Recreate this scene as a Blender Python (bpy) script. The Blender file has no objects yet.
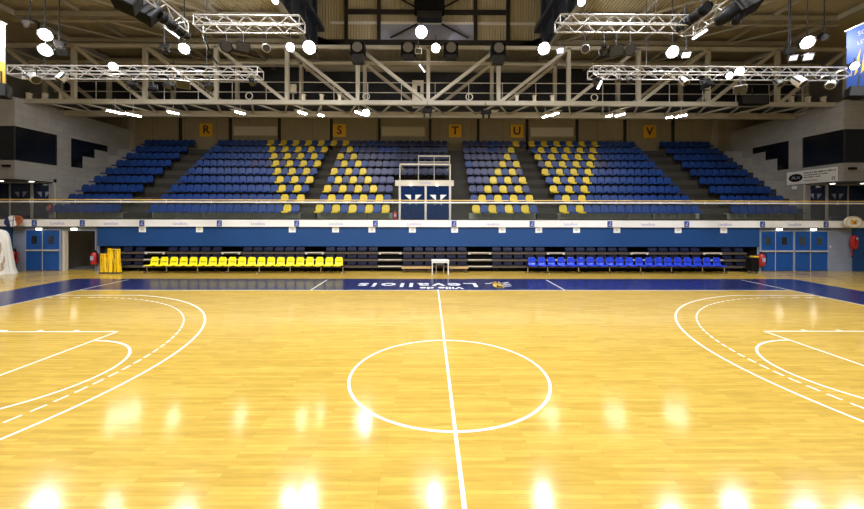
import bpy, math, random
from mathutils import Vector, Matrix, Quaternion
random.seed(7)
S = bpy.context.scene
COL = S.collection
R = math.radians

# ------------------------------------------------------------------ camera
F = 361.4; EYE = Vector((-0.361, -6.707, 2.94)); YAW = 0.0079; ROLL = 0.0020; V0 = 215.5
fw = Vector((math.sin(YAW), math.cos(YAW), 0)); rt = Vector((math.cos(YAW), -math.sin(YAW), 0)); up = Vector((0, 0, 1))
r2 = rt * math.cos(ROLL) + up * math.sin(ROLL); u2 = -rt * math.sin(ROLL) + up * math.cos(ROLL)
cd = bpy.data.cameras.new('camera'); cam = bpy.data.objects.new('camera', cd); COL.objects.link(cam)
m3 = Matrix((r2, u2, -fw)).transposed()
cam.matrix_world = Matrix.Translation(EYE) @ m3.to_4x4()
cd.sensor_width = 36; cd.lens = F / 864 * 36; cd.shift_y = -(254.5 - V0) / 864; cd.clip_end = 200
S.camera = cam

def YD(Z): return EYE.y + Z                         # distance from the camera -> world y
def XX(u, Z): return EYE.x + Z * math.tan(math.atan((u - 432) / F) + YAW)
def ZZ(v, Z): return EYE.z + (V0 - v) * Z / F
def at(u, v, Z): return Vector((XX(u, Z), YD(Z), ZZ(v, Z)))

# ------------------------------------------------------------------ materials
MATS = {}
def mat(name, col, rough=.5, metal=0.0, noise=0.0, scale=3.0, bump=0.0, emit=0.0, ecol=None, spec=.5, bscale=None):
    m = bpy.data.materials.new(name); m.use_nodes = True
    nt = m.node_tree; b = nt.nodes['Principled BSDF']
    c = (*col, 1)
    b.inputs['Base Color'].default_value = c
    b.inputs['Roughness'].default_value = rough; b.inputs['Metallic'].default_value = metal
    b.inputs['Specular IOR Level'].default_value = spec
    tc = nt.nodes.new('ShaderNodeTexCoord')
    n = nt.nodes.new('ShaderNodeTexNoise'); n.inputs['Scale'].default_value = scale; n.inputs['Detail'].default_value = 4
    nt.links.new(tc.outputs['Object'], n.inputs['Vector'])
    if noise:
        mx = nt.nodes.new('ShaderNodeMix'); mx.data_type = 'RGBA'
        mx.inputs['A'].default_value = tuple(x * (1 - noise) for x in col) + (1,)
        mx.inputs['B'].default_value = tuple(min(1, x * (1 + noise)) for x in col) + (1,)
        nt.links.new(n.outputs['Fac'], mx.inputs['Factor']); nt.links.new(mx.outputs['Result'], b.inputs['Base Color'])
    if bump:
        bp = nt.nodes.new('ShaderNodeBump'); bp.inputs['Strength'].default_value = bump; bp.inputs['Distance'].default_value = .02
        nt.links.new(n.outputs['Fac'], bp.inputs['Height']); nt.links.new(bp.outputs['Normal'], b.inputs['Normal'])
    if emit:
        b.inputs['Emission Color'].default_value = (*(ecol or col), 1); b.inputs['Emission Strength'].default_value = emit
    MATS[name] = m
    return m

def brick_mat(name, c1, c2, mortar, sx, bw, rh, ms, rough, axes='xz', spec=.4):
    m = bpy.data.materials.new(name); m.use_nodes = True
    nt = m.node_tree; b = nt.nodes['Principled BSDF']; b.inputs['Roughness'].default_value = rough; b.inputs['Specular IOR Level'].default_value = spec
    tc = nt.nodes.new('ShaderNodeTexCoord'); sp = nt.nodes.new('ShaderNodeSeparateXYZ'); cb = nt.nodes.new('ShaderNodeCombineXYZ')
    nt.links.new(tc.outputs['Object'], sp.inputs[0])
    if axes == 'wall':      # any upright wall: x+y along, z up
        ad = nt.nodes.new('ShaderNodeMath'); ad.operation = 'ADD'
        nt.links.new(sp.outputs['X'], ad.inputs[0]); nt.links.new(sp.outputs['Y'], ad.inputs[1])
        nt.links.new(ad.outputs[0], cb.inputs['X']); nt.links.new(sp.outputs['Z'], cb.inputs['Y'])
    else:
        nt.links.new(sp.outputs['X'], cb.inputs['X']); nt.links.new(sp.outputs['Y'], cb.inputs['Y'])
    br = nt.nodes.new('ShaderNodeTexBrick')
    br.inputs['Color1'].default_value = (*c1, 1); br.inputs['Color2'].default_value = (*c2, 1); br.inputs['Mortar'].default_value = (*mortar, 1)
    br.inputs['Scale'].default_value = sx; br.inputs['Brick Width'].default_value = bw; br.inputs['Row Height'].default_value = rh
    br.inputs['Mortar Size'].default_value = ms; br.inputs['Mortar Smooth'].default_value = .3
    nt.links.new(cb.outputs[0], br.inputs['Vector'])
    n = nt.nodes.new('ShaderNodeTexNoise'); n.inputs['Scale'].default_value = 1.3; n.inputs['Detail'].default_value = 5
    nt.links.new(tc.outputs['Object'], n.inputs['Vector'])
    rp = nt.nodes.new('ShaderNodeMapRange'); rp.inputs['To Min'].default_value = .86; rp.inputs['To Max'].default_value = 1.14
    nt.links.new(n.outputs['Fac'], rp.inputs['Value'])
    mx = nt.nodes.new('ShaderNodeMix'); mx.data_type = 'RGBA'; mx.blend_type = 'MULTIPLY'; mx.inputs['Factor'].default_value = 1
    nt.links.new(br.outputs['Color'], mx.inputs['A']); nt.links.new(rp.outputs['Result'], mx.inputs['B'])
    nt.links.new(mx.outputs['Result'], b.inputs['Base Color'])
    MATS[name] = m
    return m

def parquet():
    m = bpy.data.materials.new('parquet'); m.use_nodes = True
    nt = m.node_tree; b = nt.nodes['Principled BSDF']; L = nt.links.new
    tc = nt.nodes.new('ShaderNodeTexCoord')
    br = nt.nodes.new('ShaderNodeTexBrick'); br.offset = .37; br.offset_frequency = 3
    br.inputs['Color1'].default_value = (.60, .405, .082, 1); br.inputs['Color2'].default_value = (.48, .315, .056, 1)
    br.inputs['Mortar'].default_value = (.36, .225, .035, 1)
    br.inputs['Scale'].default_value = 1; br.inputs['Brick Width'].default_value = .9; br.inputs['Row Height'].default_value = .066
    br.inputs['Mortar Size'].default_value = .0016; br.inputs['Mortar Smooth'].default_value = .4; br.inputs['Bias'].default_value = -.05
    L(tc.outputs['Object'], br.inputs['Vector'])
    mp = nt.nodes.new('ShaderNodeMapping'); mp.inputs['Scale'].default_value = (2.2, 15, 1); L(tc.outputs['Object'], mp.inputs['Vector'])
    n = nt.nodes.new('ShaderNodeTexNoise'); n.inputs['Scale'].default_value = 1.1; n.inputs['Detail'].default_value = 6; L(mp.outputs[0], n.inputs['Vector'])
    rp = nt.nodes.new('ShaderNodeMapRange'); rp.inputs['From Min'].default_value = .3; rp.inputs['From Max'].default_value = .7
    rp.inputs['To Min'].default_value = .88; rp.inputs['To Max'].default_value = 1.09; L(n.outputs['Fac'], rp.inputs['Value'])
    mx = nt.nodes.new('ShaderNodeMix'); mx.data_type = 'RGBA'; mx.blend_type = 'MULTIPLY'; mx.inputs['Factor'].default_value = 1
    L(br.outputs['Color'], mx.inputs['A']); L(rp.outputs['Result'], mx.inputs['B']); L(mx.outputs['Result'], b.inputs['Base Color'])
    # slightly wavy lacquer
    mp2 = nt.nodes.new('ShaderNodeMapping'); mp2.inputs['Scale'].default_value = (1.2, 9, 1); L(tc.outputs['Object'], mp2.inputs['Vector'])
    n2 = nt.nodes.new('ShaderNodeTexNoise'); n2.inputs['Scale'].default_value = 2.0; n2.inputs['Detail'].default_value = 3; L(mp2.outputs[0], n2.inputs['Vector'])
    bp = nt.nodes.new('ShaderNodeBump'); bp.inputs['Strength'].default_value = .12; bp.inputs['Distance'].default_value = .004
    L(n2.outputs['Fac'], bp.inputs['Height']); L(bp.outputs['Normal'], b.inputs['Normal'])
    b.inputs['Roughness'].default_value = .13; b.inputs['Specular IOR Level'].default_value = .38
    MATS['parquet'] = m
    return m
parquet()

def corrugated(name, col, axis, freq, rough=.6):
    m = mat(name, col, rough, 0, .12, .8)
    nt = m.node_tree; b = nt.nodes['Principled BSDF']
    tc = nt.nodes.new('ShaderNodeTexCoord'); w = nt.nodes.new('ShaderNodeTexWave'); w.wave_type = 'BANDS'; w.bands_direction = axis
    w.inputs['Scale'].default_value = freq; nt.links.new(tc.outputs['Object'], w.inputs['Vector'])
    bp = nt.nodes.new('ShaderNodeBump'); bp.inputs['Strength'].default_value = .8; bp.inputs['Distance'].default_value = .06
    nt.links.new(w.outputs['Fac'], bp.inputs['Height']); nt.links.new(bp.outputs['Normal'], b.inputs['Normal'])
    return m

corrugated('roof_deck', (.58, .51, .35), 'X', 1.5)
corrugated('soffit', (.46, .38, .23), 'X', 2.5)
brick_mat('block_wall', (.36, .35, .34), (.32, .312, .305), (.27, .265, .26), 1, .8, .4, .012, .7, 'wall')
brick_mat('grey_wall', (.26, .30, .41), (.245, .285, .39), (.215, .25, .34), 1, .8, .4, .01, .65, 'wall')
brick_mat('panel_wall', (.34, .29, .20), (.31, .265, .185), (.18, .15, .10), 1, 2.6, 6.0, .02, .65, 'wall')
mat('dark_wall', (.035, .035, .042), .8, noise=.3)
mat('hall_wall', (.32, .30, .27), .8, noise=.1)
mat('concrete', (.042, .037, .030), .85, noise=.25, scale=2)
mat('aisle', (.024, .020, .015), .85, noise=.3, scale=2)
mat('steel', (.43, .405, .345), .5, noise=.06)
mat('steel_dim', (.42, .38, .30), .6, noise=.08)
mat('navy_steel', (.045, .055, .085), .5, noise=.2)
mat('black_steel', (.014, .013, .016), .45, noise=.2)
mat('alu', (.46, .45, .43), .4, .4, noise=.05)
mat('alu_plain', (.68, .66, .62), .4, .4)
mat('chrome', (.85, .85, .86), .18, 1.0)
mat('white_paint', (.85, .84, .82), .45, noise=.03)
mat('cream_paint', (.62, .57, .47), .5, noise=.05)
mat('black_plastic', (.005, .005, .006), .6, noise=.2, spec=.15)
mat('dark_grey', (.018, .018, .021), .65, noise=.2)
mat('grey_plastic', (.15, .14, .13), .5, noise=.1)
mat('seat_blue', (.004, .039, .205), .42, noise=.12, scale=1)
mat('seat_faded', (.034, .042, .135), .4, noise=.2, scale=1)
mat('seat_navy', (.010, .018, .080), .45, noise=.2, scale=1)
mat('seat_yellow', (.66, .49, .014), .38, noise=.06)
mat('chair_yellow', (.94, .80, .01), .3, noise=.04)
mat('chair_blue', (.012, .045, .55), .3, noise=.06)
mat('fold_navy', (.006, .011, .045), .45, noise=.2)
mat('wall_blue', (.006, .055, .20), .5, noise=.10, scale=1.2)
mat('door_blue', (.006, .076, .32), .42, noise=.05)
mat('band_blue', (.012, .020, .105), .22, noise=.08, spec=.45)
mat('line_white', (.86, .83, .74), .25, spec=.45)
mat('letter_white', (.80, .82, .90), .3)
mat('emblem_gold', (.70, .45, .08), .35)
mat('sign_yellow', (.80, .46, .03), .5, noise=.05)
mat('sign_dark', (.05, .018, .03), .5)
mat('purple_ink', (.36, .33, .60), .6)
mat('logo_blue', (.02, .07, .28), .5)
mat('deck_brown', (.075, .058, .045), .55, noise=.2)
mat('wood_tan', (.55, .36, .16), .45, noise=.12, scale=6)
mat('rail_wood', (.75, .50, .13), .4, noise=.08)
mat('red', (.42, .02, .018), .35, noise=.08)
mat('cloth_white', (.82, .81, .78), .8, noise=.05, bump=.2)
mat('cloth_beige', (.42, .34, .24), .85, noise=.2, scale=8)
mat('banner_blue', (.012, .06, .30), .6, noise=.15, scale=1.5)
mat('banner_yellow', (.60, .40, .03), .6, noise=.1)
mat('banner_white', (.36, .38, .52), .6, noise=.05)
mat('ball_brown', (.36, .10, .035), .5, noise=.1)
mat('ball_navy', (.02, .03, .12), .5)
mat('barrier_yellow', (.90, .58, .01), .4, noise=.08)
mat('dark_glass', (.006, .008, .013), .12, noise=.1)
mat('blue_glass', (.006, .022, .085), .10, noise=.2, scale=1.0)
mat('vision_glass', (.05, .06, .055), .12)
mat('corridor', (.10, .085, .06), .8, noise=.15)
mat('corridor_floor', (.10, .10, .10), .6)
mat('lens_dark', (.035, .032, .03), .15, .2)
mat('pebble', (.55, .55, .50), .6, noise=.15)
mat('lamp_hot', (1, 1, 1), .3, emit=18, ecol=(1, .97, .93))
mat('lamp_mid', (1, 1, 1), .3, emit=25, ecol=(.95, .97, 1))
mat('lamp_soft', (.6, .6, .62), .3, emit=.55, ecol=(.9, .95, 1))
mat('lamp_strip', (1, 1, 1), .3, emit=1.6, ecol=(.95, .97, 1))
mat('tube_light', (1, 1, 1), .3, emit=62, ecol=(1, .93, .78))
mat('down_light', (1, 1, 1), .3, emit=7, ecol=(1, .96, .82))
mat('sky_pane', (1, 1, 1), .3, emit=1.6, ecol=(.75, .86, 1))

def glass_mat():
    m = bpy.data.materials.new('clear_glass'); m.use_nodes = True
    nt = m.node_tree; nt.nodes.clear(); L = nt.links.new
    o = nt.nodes.new('ShaderNodeOutputMaterial'); t = nt.nodes.new('ShaderNodeBsdfTransparent'); t.inputs[0].default_value = (.97, .985, .975, 1)
    g = nt.nodes.new('ShaderNodeBsdfGlossy'); g.inputs['Roughness'].default_value = .06
    fr = nt.nodes.new('ShaderNodeFresnel'); fr.inputs['IOR'].default_value = 1.45
    d = nt.nodes.new('ShaderNodeBsdfDiffuse'); d.inputs[0].default_value = (.30, .34, .30, 1)
    mx = nt.nodes.new('ShaderNodeMixShader'); mx2 = nt.nodes.new('ShaderNodeMixShader'); mx2.inputs[0].default_value = .025
    mu = nt.nodes.new('ShaderNodeMath'); mu.operation = 'MULTIPLY'; mu.inputs[1].default_value = .25; L(fr.outputs[0], mu.inputs[0]); L(mu.outputs[0], mx.inputs[0]); L(t.outputs[0], mx.inputs[1]); L(g.outputs[0], mx.inputs[2])
    L(mx.outputs[0], mx2.inputs[1]); L(d.outputs[0], mx2.inputs[2]); L(mx2.outputs[0], o.inputs[0])
    MATS['clear_glass'] = m
glass_mat()

# ------------------------------------------------------------------ mesh builder
class MB:
    def __init__(s): s.v = []; s.f = []
    def add(s, vs, fs):
        n = len(s.v); s.v += [tuple(x) for x in vs]; s.f += [tuple(i + n for i in f) for f in fs]; return s
    def box(s, c, d, rot=None):
        c = Vector(c); hx, hy, hz = (x / 2 for x in d)
        P = [Vector((x, y, z)) for x in (-hx, hx) for y in (-hy, hy) for z in (-hz, hz)]
        if rot is not None: P = [rot @ p for p in P]
        return s.add([c + p for p in P], [(0, 1, 3, 2), (4, 6, 7, 5), (0, 4, 5, 1), (2, 3, 7, 6), (0, 2, 6, 4), (1, 5, 7, 3)])
    def mm(s, x0, x1, y0, y1, z0, z1):
        return s.box(((x0 + x1) / 2, (y0 + y1) / 2, (z0 + z1) / 2), (x1 - x0, y1 - y0, z1 - z0))
    def bar(s, p, q, w, h=None):
        p, q = Vector(p), Vector(q); d = q - p
        rot = d.to_track_quat('X', 'Z').to_matrix()
        return s.box((p + q) / 2, (d.length, w, h or w), rot)
    def tube(s, p, q, r, n=8, r2=None, cap=True):
        p, q = Vector(p), Vector(q); d = (q - p)
        rot = d.to_track_quat('Z', 'Y').to_matrix(); r2 = r if r2 is None else r2
        A = [p + rot @ Vector((r * math.cos(2 * math.pi * i / n), r * math.sin(2 * math.pi * i / n), 0)) for i in range(n)]
        B = [q + rot @ Vector((r2 * math.cos(2 * math.pi * i / n), r2 * math.sin(2 * math.pi * i / n), 0)) for i in range(n)]
        fs = [(i, (i + 1) % n, n + (i + 1) % n, n + i) for i in range(n)]
        if cap: fs += [tuple(range(n - 1, -1, -1)), tuple(range(n, 2 * n))]
        return s.add(A + B, fs)
    def path(s, pts, r, n=8):
        for a, b in zip(pts, pts[1:]): s.tube(a, b, r, n)
        return s
    def prism(s, poly, off):                     # planar polygon (list of 3-vectors) extruded by off
        n = len(poly); off = Vector(off); A = [Vector(p) for p in poly]
        return s.add(A + [p + off for p in A], [tuple(range(n - 1, -1, -1)), tuple(range(n, 2 * n))] + [(i, (i + 1) % n, n + (i + 1) % n, n + i) for i in range(n)])
    def lathe(s, prof, c=(0, 0, 0), n=16, rot=None, cap=True):
        c = Vector(c); vs = []
        for r, z in prof:
            for i in range(n):
                p = Vector((r * math.cos(2 * math.pi * i / n), r * math.sin(2 * math.pi * i / n), z))
                vs.append(c + (rot @ p if rot is not None else p))
        fs = []
        for k in range(len(prof) - 1):
            for i in range(n):
                fs.append((k * n + i, k * n + (i + 1) % n, (k + 1) * n + (i + 1) % n, (k + 1) * n + i))
        if cap: fs += [tuple(range(n - 1, -1, -1)), tuple(range((len(prof) - 1) * n, len(prof) * n))]
        return s.add(vs, fs)
    def mesh(s, name, m, smooth=False):
        me = bpy.data.meshes.new(name); me.from_pydata(s.v, [], s.f); me.update()
        me.materials.append(MATS[m])
        if smooth:
            for p in me.polygons: p.use_smooth = True
        return me
    def build(s, name, m, parent=None, smooth=False, bevel=0):
        o = bpy.data.objects.new(name, s.mesh(name, m, smooth)); COL.objects.link(o)
        if parent is not None: o.parent = parent
        if bevel:
            b = o.modifiers.new('bevel', 'BEVEL'); b.width = bevel; b.segments = 2; b.limit_method = 'ANGLE'
        return o

def tag(o, label=None, cat=None, group=None, kind=None):
    if label: o['label'] = label
    if cat: o['category'] = cat
    if group: o['group'] = group
    if kind: o['kind'] = kind
    return o
def empty(name, loc, rz=0, q=None):
    o = bpy.data.objects.new(name, None); COL.objects.link(o); o.location = loc
    if q is not None: o.rotation_mode = 'QUATERNION'; o.rotation_quaternion = q
    else: o.rotation_euler = (0, 0, rz)
    o.empty_display_size = .1
    return o
def struct(o, label, cat=None): return tag(o, label, cat or 'structure', kind='structure')
def copy_tree(o, parent=None):
    c = o.copy(); COL.objects.link(c)
    if parent is not None: c.parent = parent
    for ch in list(o.children): copy_tree(ch, c)
    return c

def text_mesh(txt, size, depth=.01, bold=0.0, shear=0, sp=1):
    cu = bpy.data.curves.new('t', 'FONT'); cu.body = txt; cu.size = size; cu.extrude = depth / 2; cu.offset = bold
    cu.space_character = sp; cu.align_x = 'CENTER'; cu.align_y = 'CENTER'; cu.shear = shear; cu.resolution_u = 3
    o = bpy.data.objects.new('t', cu); COL.objects.link(o)
    dg = bpy.context.evaluated_depsgraph_get(); me = bpy.data.meshes.new_from_object(o.evaluated_get(dg))
    bpy.data.objects.remove(o); bpy.data.curves.remove(cu)
    return me
def text(name, txt, size, m, parent, loc, rot, depth=.01, bold=0, scale=(1, 1, 1), shear=0, sp=1):
    me = text_mesh(txt, size, depth, bold, shear, sp); me.materials.clear(); me.materials.append(MATS[m])
    o = bpy.data.objects.new(name, me); COL.objects.link(o); o.location = loc; o.rotation_euler = rot; o.scale = scale
    if parent is not None: o.parent = parent
    return o
FACE = (R(90), 0, 0)                                # upright text read from the court

# ------------------------------------------------------------------ FLOOR
fl = MB().mm(-30, 30, -24, YD(19.5), -.2, 0).build('floor', 'parquet')
struct(fl, 'polished yellow wooden strip floor of the basketball court', 'floor')
B = MB()                                            # dark blue surround of the court
for x0, x1, y0, y1 in ((-16.65, 16.65, 7.5, 10.05), (-16.65, 16.65, -10.05, -7.5), (-16.65, -14, -7.5, 7.5), (14, 16.65, -7.5, 7.5)):
    B.mm(x0, x1, y0, y1, 0, .002)
B.build('surround_band', 'band_blue', fl)
LW = .05
def ring(mb, cx, cy, r, a0, a1, n, w=LW, z0=.002, z1=.0047, dash=None):
    for i in range(n):
        if dash and i % 3 == 2: continue
        A = [a0 + (a1 - a0) * i / n, a0 + (a1 - a0) * (i + 1) / n]
        P = []
        for rr, aa in ((r - w / 2, A[0]), (r + w / 2, A[0]), (r + w / 2, A[1]), (r - w / 2, A[1])):
            P.append((cx + rr * math.cos(aa), cy + rr * math.sin(aa), z0))
        mb.prism(P, (0, 0, z1 - z0))
def line(mb, x0, y0, x1, y1, w=LW, dash=None):
    p, q = Vector((x0, y0, .003)), Vector((x1, y1, .003)); L = (q - p).length; d = (q - p) / L
    if not dash: mb.bar(p, q, w, .002); return
    t = 0
    while t < L: mb.bar(p + d * t, p + d * min(L, t + dash), w, .002); t += 2 * dash
B = MB()
for y in (7.5, -7.5): line(B, -14.02, y, 14.02, y)
for x in (14, -14): line(B, x, -7.5, x, 7.5)
line(B, 0, -7.65, 0, 7.65); ring(B, 0, 0, 1.8, 0, 2 * math.pi, 96)
for sx in (1, -1):
    for x in (5, 14): line(B, sx * x, 7.5, sx * x, 9.8)
    for y in (2.45, -2.45): line(B, sx * 14, y, sx * 8.2, y)
    line(B, sx * 8.2, -2.45, sx * 8.2, 2.45)
    a = 0 if sx < 0 else math.pi
    ring(B, sx * 8.2, 0, 1.8, a - math.pi / 2, a + math.pi / 2, 48)
    th = math.asin(6.6 / 6.75)
    ring(B, sx * 12.425, 0, 6.75, a - th, a + th, 90)
    xe = 12.425 - 6.75 * math.cos(th)
    for y in (6.6, -6.6): line(B, sx * 14, y, sx * xe, y)
    for y in (2.45, -2.45):
        s = 1 if y > 0 else -1
        for xx, ww in ((12.25, .1), (11.2, .3), (10.2, .1), (9.3, .1)):
            line(B, sx * xx - ww / 2, y + s * .07, sx * xx + ww / 2, y + s * .07, .1)
B.build('court_lines', 'line_white', fl)
B = MB()
for sx in (1, -1):
    a = 0 if sx < 0 else math.pi
    ring(B, sx * 12.425, 0, 6.25, a - math.pi / 2, a + math.pi / 2, 200, w=.042, dash=2)
    for y in (6.25, -6.25): line(B, sx * 14, y, sx * 12.425, y, dash=.25)
B.build('dashed_arcs', 'line_white', fl)
# lettering on the far band, to be read from the stand side
def band_y(v): return EYE.y + F * EYE.z / (v - V0)
text('lettering', 'Levallois', 1.95, 'letter_white', fl, (-.83, 8.62, .004), (0, 0, math.pi), .002, .03, (.635, .60, 1), .0, 1.18)
text('lettering', 'Ville de', .62, 'letter_white', fl, (.15, 7.96, .0042), (0, 0, math.pi), .002, .02, (.95, .85, 1))
B = MB()                                            # gold winged emblem
for k in range(5):
    a = R(20 + 26 * k)
    B.prism([(2.75 + .1 * math.cos(a), 8.6 + .1 * math.sin(a), .003), (2.75 + .75 * math.cos(a - .12), 8.6 + .62 * math.sin(a - .12), .003), (2.75 + .8 * math.cos(a + .1), 8.6 + .66 * math.sin(a + .1), .003)], (0, 0, .002))
ring(B, 2.62, 8.5, .25, 0, 2 * math.pi, 20, .3, .003, .005)
B.prism([(2.3, 8.2, .003), (2.95, 8.1, .003), (2.7, 8.55, .003)], (0, 0, .002))
o = B.build('emblem', 'emblem_gold', fl); o.scale = (.54, 1.25, 1); o.location = (1.12, -2.2, 0)
B = MB()
for k in range(3): B.prism([(2.95, 8.35 + .22 * k, .003), (3.75 - .2 * (k == 0), 8.42 + .33 * k, .003), (3.7, 8.5 + .33 * k, .003), (2.95, 8.48 + .22 * k, .003)], (0, 0, .002))
B.mm(1.75, 2.25, 8.85, 8.93, .002, .005)
o = B.build('emblem_stripes', 'letter_white', fl); o.scale = (.54, 1.25, 1); o.location = (1.12, -2.2, 0)

# ------------------------------------------------------------------ WALLS under the balcony (court level)
ZW = 19.2; YW = YD(ZW); YP = YD(19.0)
def X(u, Z=ZW): return XX(u, Z)
BT, BB = 2.695, 2.335                                # white fascia top / bottom
xl, xr = X(100), X(757)
B = MB()
ox0, ox1 = X(65), X(95)                             # open doorway
B.mm(-30, ox0, YW, YW + .10, 0, BB); B.mm(ox1, xl, YW, YW + .10, 0, BB); B.mm(ox0, ox1, YW, YW + .10, ZZ(231.5, ZW), BB)
B.mm(xr, 30, YW, YW + .10, 0, BB)
w = B.build('wall_back', 'grey_wall'); struct(w, 'grey painted block wall with doors under the balcony at both ends', 'wall')
B = MB().mm(xl, xr, YP + .05, YP + .25, 1.31, BB)
struct(B.build('wall_panel', 'wall_blue'), 'blue wall panelling above the folded bleachers, below the white fascia', 'wall')
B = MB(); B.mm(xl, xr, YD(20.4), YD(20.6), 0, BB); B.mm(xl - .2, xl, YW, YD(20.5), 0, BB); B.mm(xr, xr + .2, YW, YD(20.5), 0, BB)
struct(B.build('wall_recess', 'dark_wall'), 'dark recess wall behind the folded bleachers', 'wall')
B = MB(); B.mm(X(852), 27.5, YW - .06, YW, 0, BB)
struct(B.build('trim_1', 'wall_blue'), 'blue panel on the wall at the right edge, under the oval white emblem', 'panel')
B = MB(); B.mm(-27.5, X(13), YW - .06, YW, 0, BB)
struct(B.build('trim_2', 'wall_blue'), 'blue panel on the wall at the left edge, behind the white drape', 'panel')
# corridor behind the open doorway
B = MB(); B.mm(ox0 - .7, ox1 + .3, YW + 3.2, YW + 3.3, 0, 2.29); B.mm(ox0 - .8, ox0 - .7, YW + .25, YW + 3.3, 0, 2.29); B.mm(ox1 + .3, ox1 + .4, YW + .25, YW + 3.3, 0, 2.29)
struct(B.build('wall_corridor', 'corridor'), 'dim brown corridor walls seen through the open doorway', 'wall')
struct(MB().mm(ox0 - .8, ox1 + .4, YD(19.5), YW + 3.3, -.1, .0).build('floor_corridor', 'corridor_floor'), 'grey corridor floor beyond the open doorway', 'floor')
struct(MB().mm(-30, 30, YD(19.5), YD(19.5) + .01, -.2, -.01).build('trim_3', 'dark_wall'), 'floor edge under the back wall', 'trim')

def door_leaf(name, root, x0, x1, z1, y, pane=True, m='door_blue', panem='vision_glass'):
    o = MB().mm(x0, x1, y - .05, y, .02, z1).build(name, m, root)
    xc = (x0 + x1) / 2
    if pane:
        MB().mm(xc - .13, xc + .13, y - .062, y - .05, z1 * .67, z1 * .86).build('vision_panel', panem, o)
    MB().mm(x0 + .02, x1 - .02, y - .12, y - .05, z1 * .49, z1 * .525).build('push_bar', 'alu_plain', o)
    return o
def double_door(name, label, us, ztop, panem):
    x0, x1 = X(us[0]), X(us[-1]); y = YW
    root = empty(name, ((x0 + x1) / 2, y, 0)); struct(root, label, 'door')
    inv = Vector(root.location)
    def loc(o):
        o.data.transform(Matrix.Translation(-inv)); return o
    n = len(us) - 1
    f = MB()
    for u in (us[0], us[-1]) + ((us[2],) if n == 4 else ()): f.mm(X(u) - .05, X(u) + .05, y - .07, y, 0, ztop)
    f.mm(x0 - .05, x1 + .05, y - .07, y, ztop, ztop + .08)
    loc(f.build('frame', 'grey_wall', root))
    for k in range(n):
        a = X(us[k]) + (.05 if k % 2 == 0 else .012); b = X(us[k + 1]) - (.05 if k % 2 else .012)
        lf = door_leaf('leaf', root, a, b, ztop, y, panem=panem[k]); loc(lf)
        for c in lf.children: loc(c)
    for k in range(1, n, 2): loc(MB().mm(X(us[k]) - .012, X(us[k]) + .012, y - .065, y - .045, .02, ztop).build('astragal', 'alu_plain', root))
    return root
ZT = ZZ(231, ZW)
mat('vision_dark', (.02, .02, .018), .2)
double_door('door_1', 'closed blue double door at the left end, beside the open doorway', (26.3, 43.6, 61.6), ZT, ['vision_dark', 'vision_dark'])
double_door('door_2', 'pair of blue double doors at the right end, next to the bleachers', (759.3, 774.5, 793, 809.5, 827.5), ZT, ['vision_glass', 'vision_dark', 'vision_glass', 'vision_glass'])
d3 = empty('door_3', (ox0, YW, 0)); struct(d3, 'cream door leaf standing open at the left side of the dark doorway', 'door')
MB().bar((.0, .14, (ZZ(231.5, ZW) - .01) / 2), (-.80, .62, (ZZ(231.5, ZW) - .01) / 2), .05, ZZ(231.5, ZW) - .05).build('leaf', 'cream_paint', d3)
MB().mm(-.09, .02, -.04, .10, 0, ZZ(231.5, ZW)).build('jamb', 'cream_paint', d3)
MB().tube((-.62, .57, 1.0), (-.58, .64, 1.0), .02).build('handle', 'alu_plain', d3)

ld = bpy.data.lights.new('corridor_fill', 'POINT'); ld.energy = 14; ld.shadow_soft_size = .15; ld.color = (1, .85, .6)  # added point light without a fitting, brightens the corridor
lo = bpy.data.objects.new('corridor_fill', ld); COL.objects.link(lo); lo.location = (ox1 - .3, YW + 1.8, 2.1)
# ------------------------------------------------------------------ BALCONY
YB = YD(18.95)
o = MB().mm(-27, 27, YB, YB + .1, BB, BT).build('trim_4', 'white_paint'); struct(o, 'white balcony fascia with repeated blue logos and pale lettering', 'fascia')
for k, u in enumerate((34.4, 82.4, 141.9, 219.4, 296.7, 375.4, 454, 532, 609.8, 686.7, 762.4, 826)):
    x = XX(u, 18.95); lg = MB().mm(x - .13, x + .13, YB - .012, YB, BB + .02, BT - .03).build('logo_plate', 'logo_blue', o)
    b = MB()
    b.prism([(x - .08, YB - .013, BB + .08), (x - .02, YB - .013, BB + .08), (x + .09, YB - .013, BT - .08), (x + .03, YB - .013, BT - .08)], (0, -.004, 0))
    b.prism([(x - .02, YB - .013, BB + .07), (x + .09, YB - .013, BB + .07), (x + .09, YB - .013, BB + .12), (x + .01, YB - .013, BB + .12)], (0, -.004, 0))
    b.build('logo_stroke', 'purple_ink', lg)
for u in (57.5, 111, 180, 258, 336, 414, 492.7, 570.8, 648, 725, 794.5):
    text('fascia_lettering', 'Levallois', .22, 'purple_ink', o, (XX(u, 18.95), YB - .004, (BB + BT) / 2 - .02), FACE, .006, .0, (.98, 1, 1))
slab = MB().mm(-30, 30, YB + .1, YD(29.6), BB, BT - .01).build('floor_balcony', 'concrete'); struct(slab, 'concrete balcony floor in front of the seating rows', 'floor')

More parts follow.
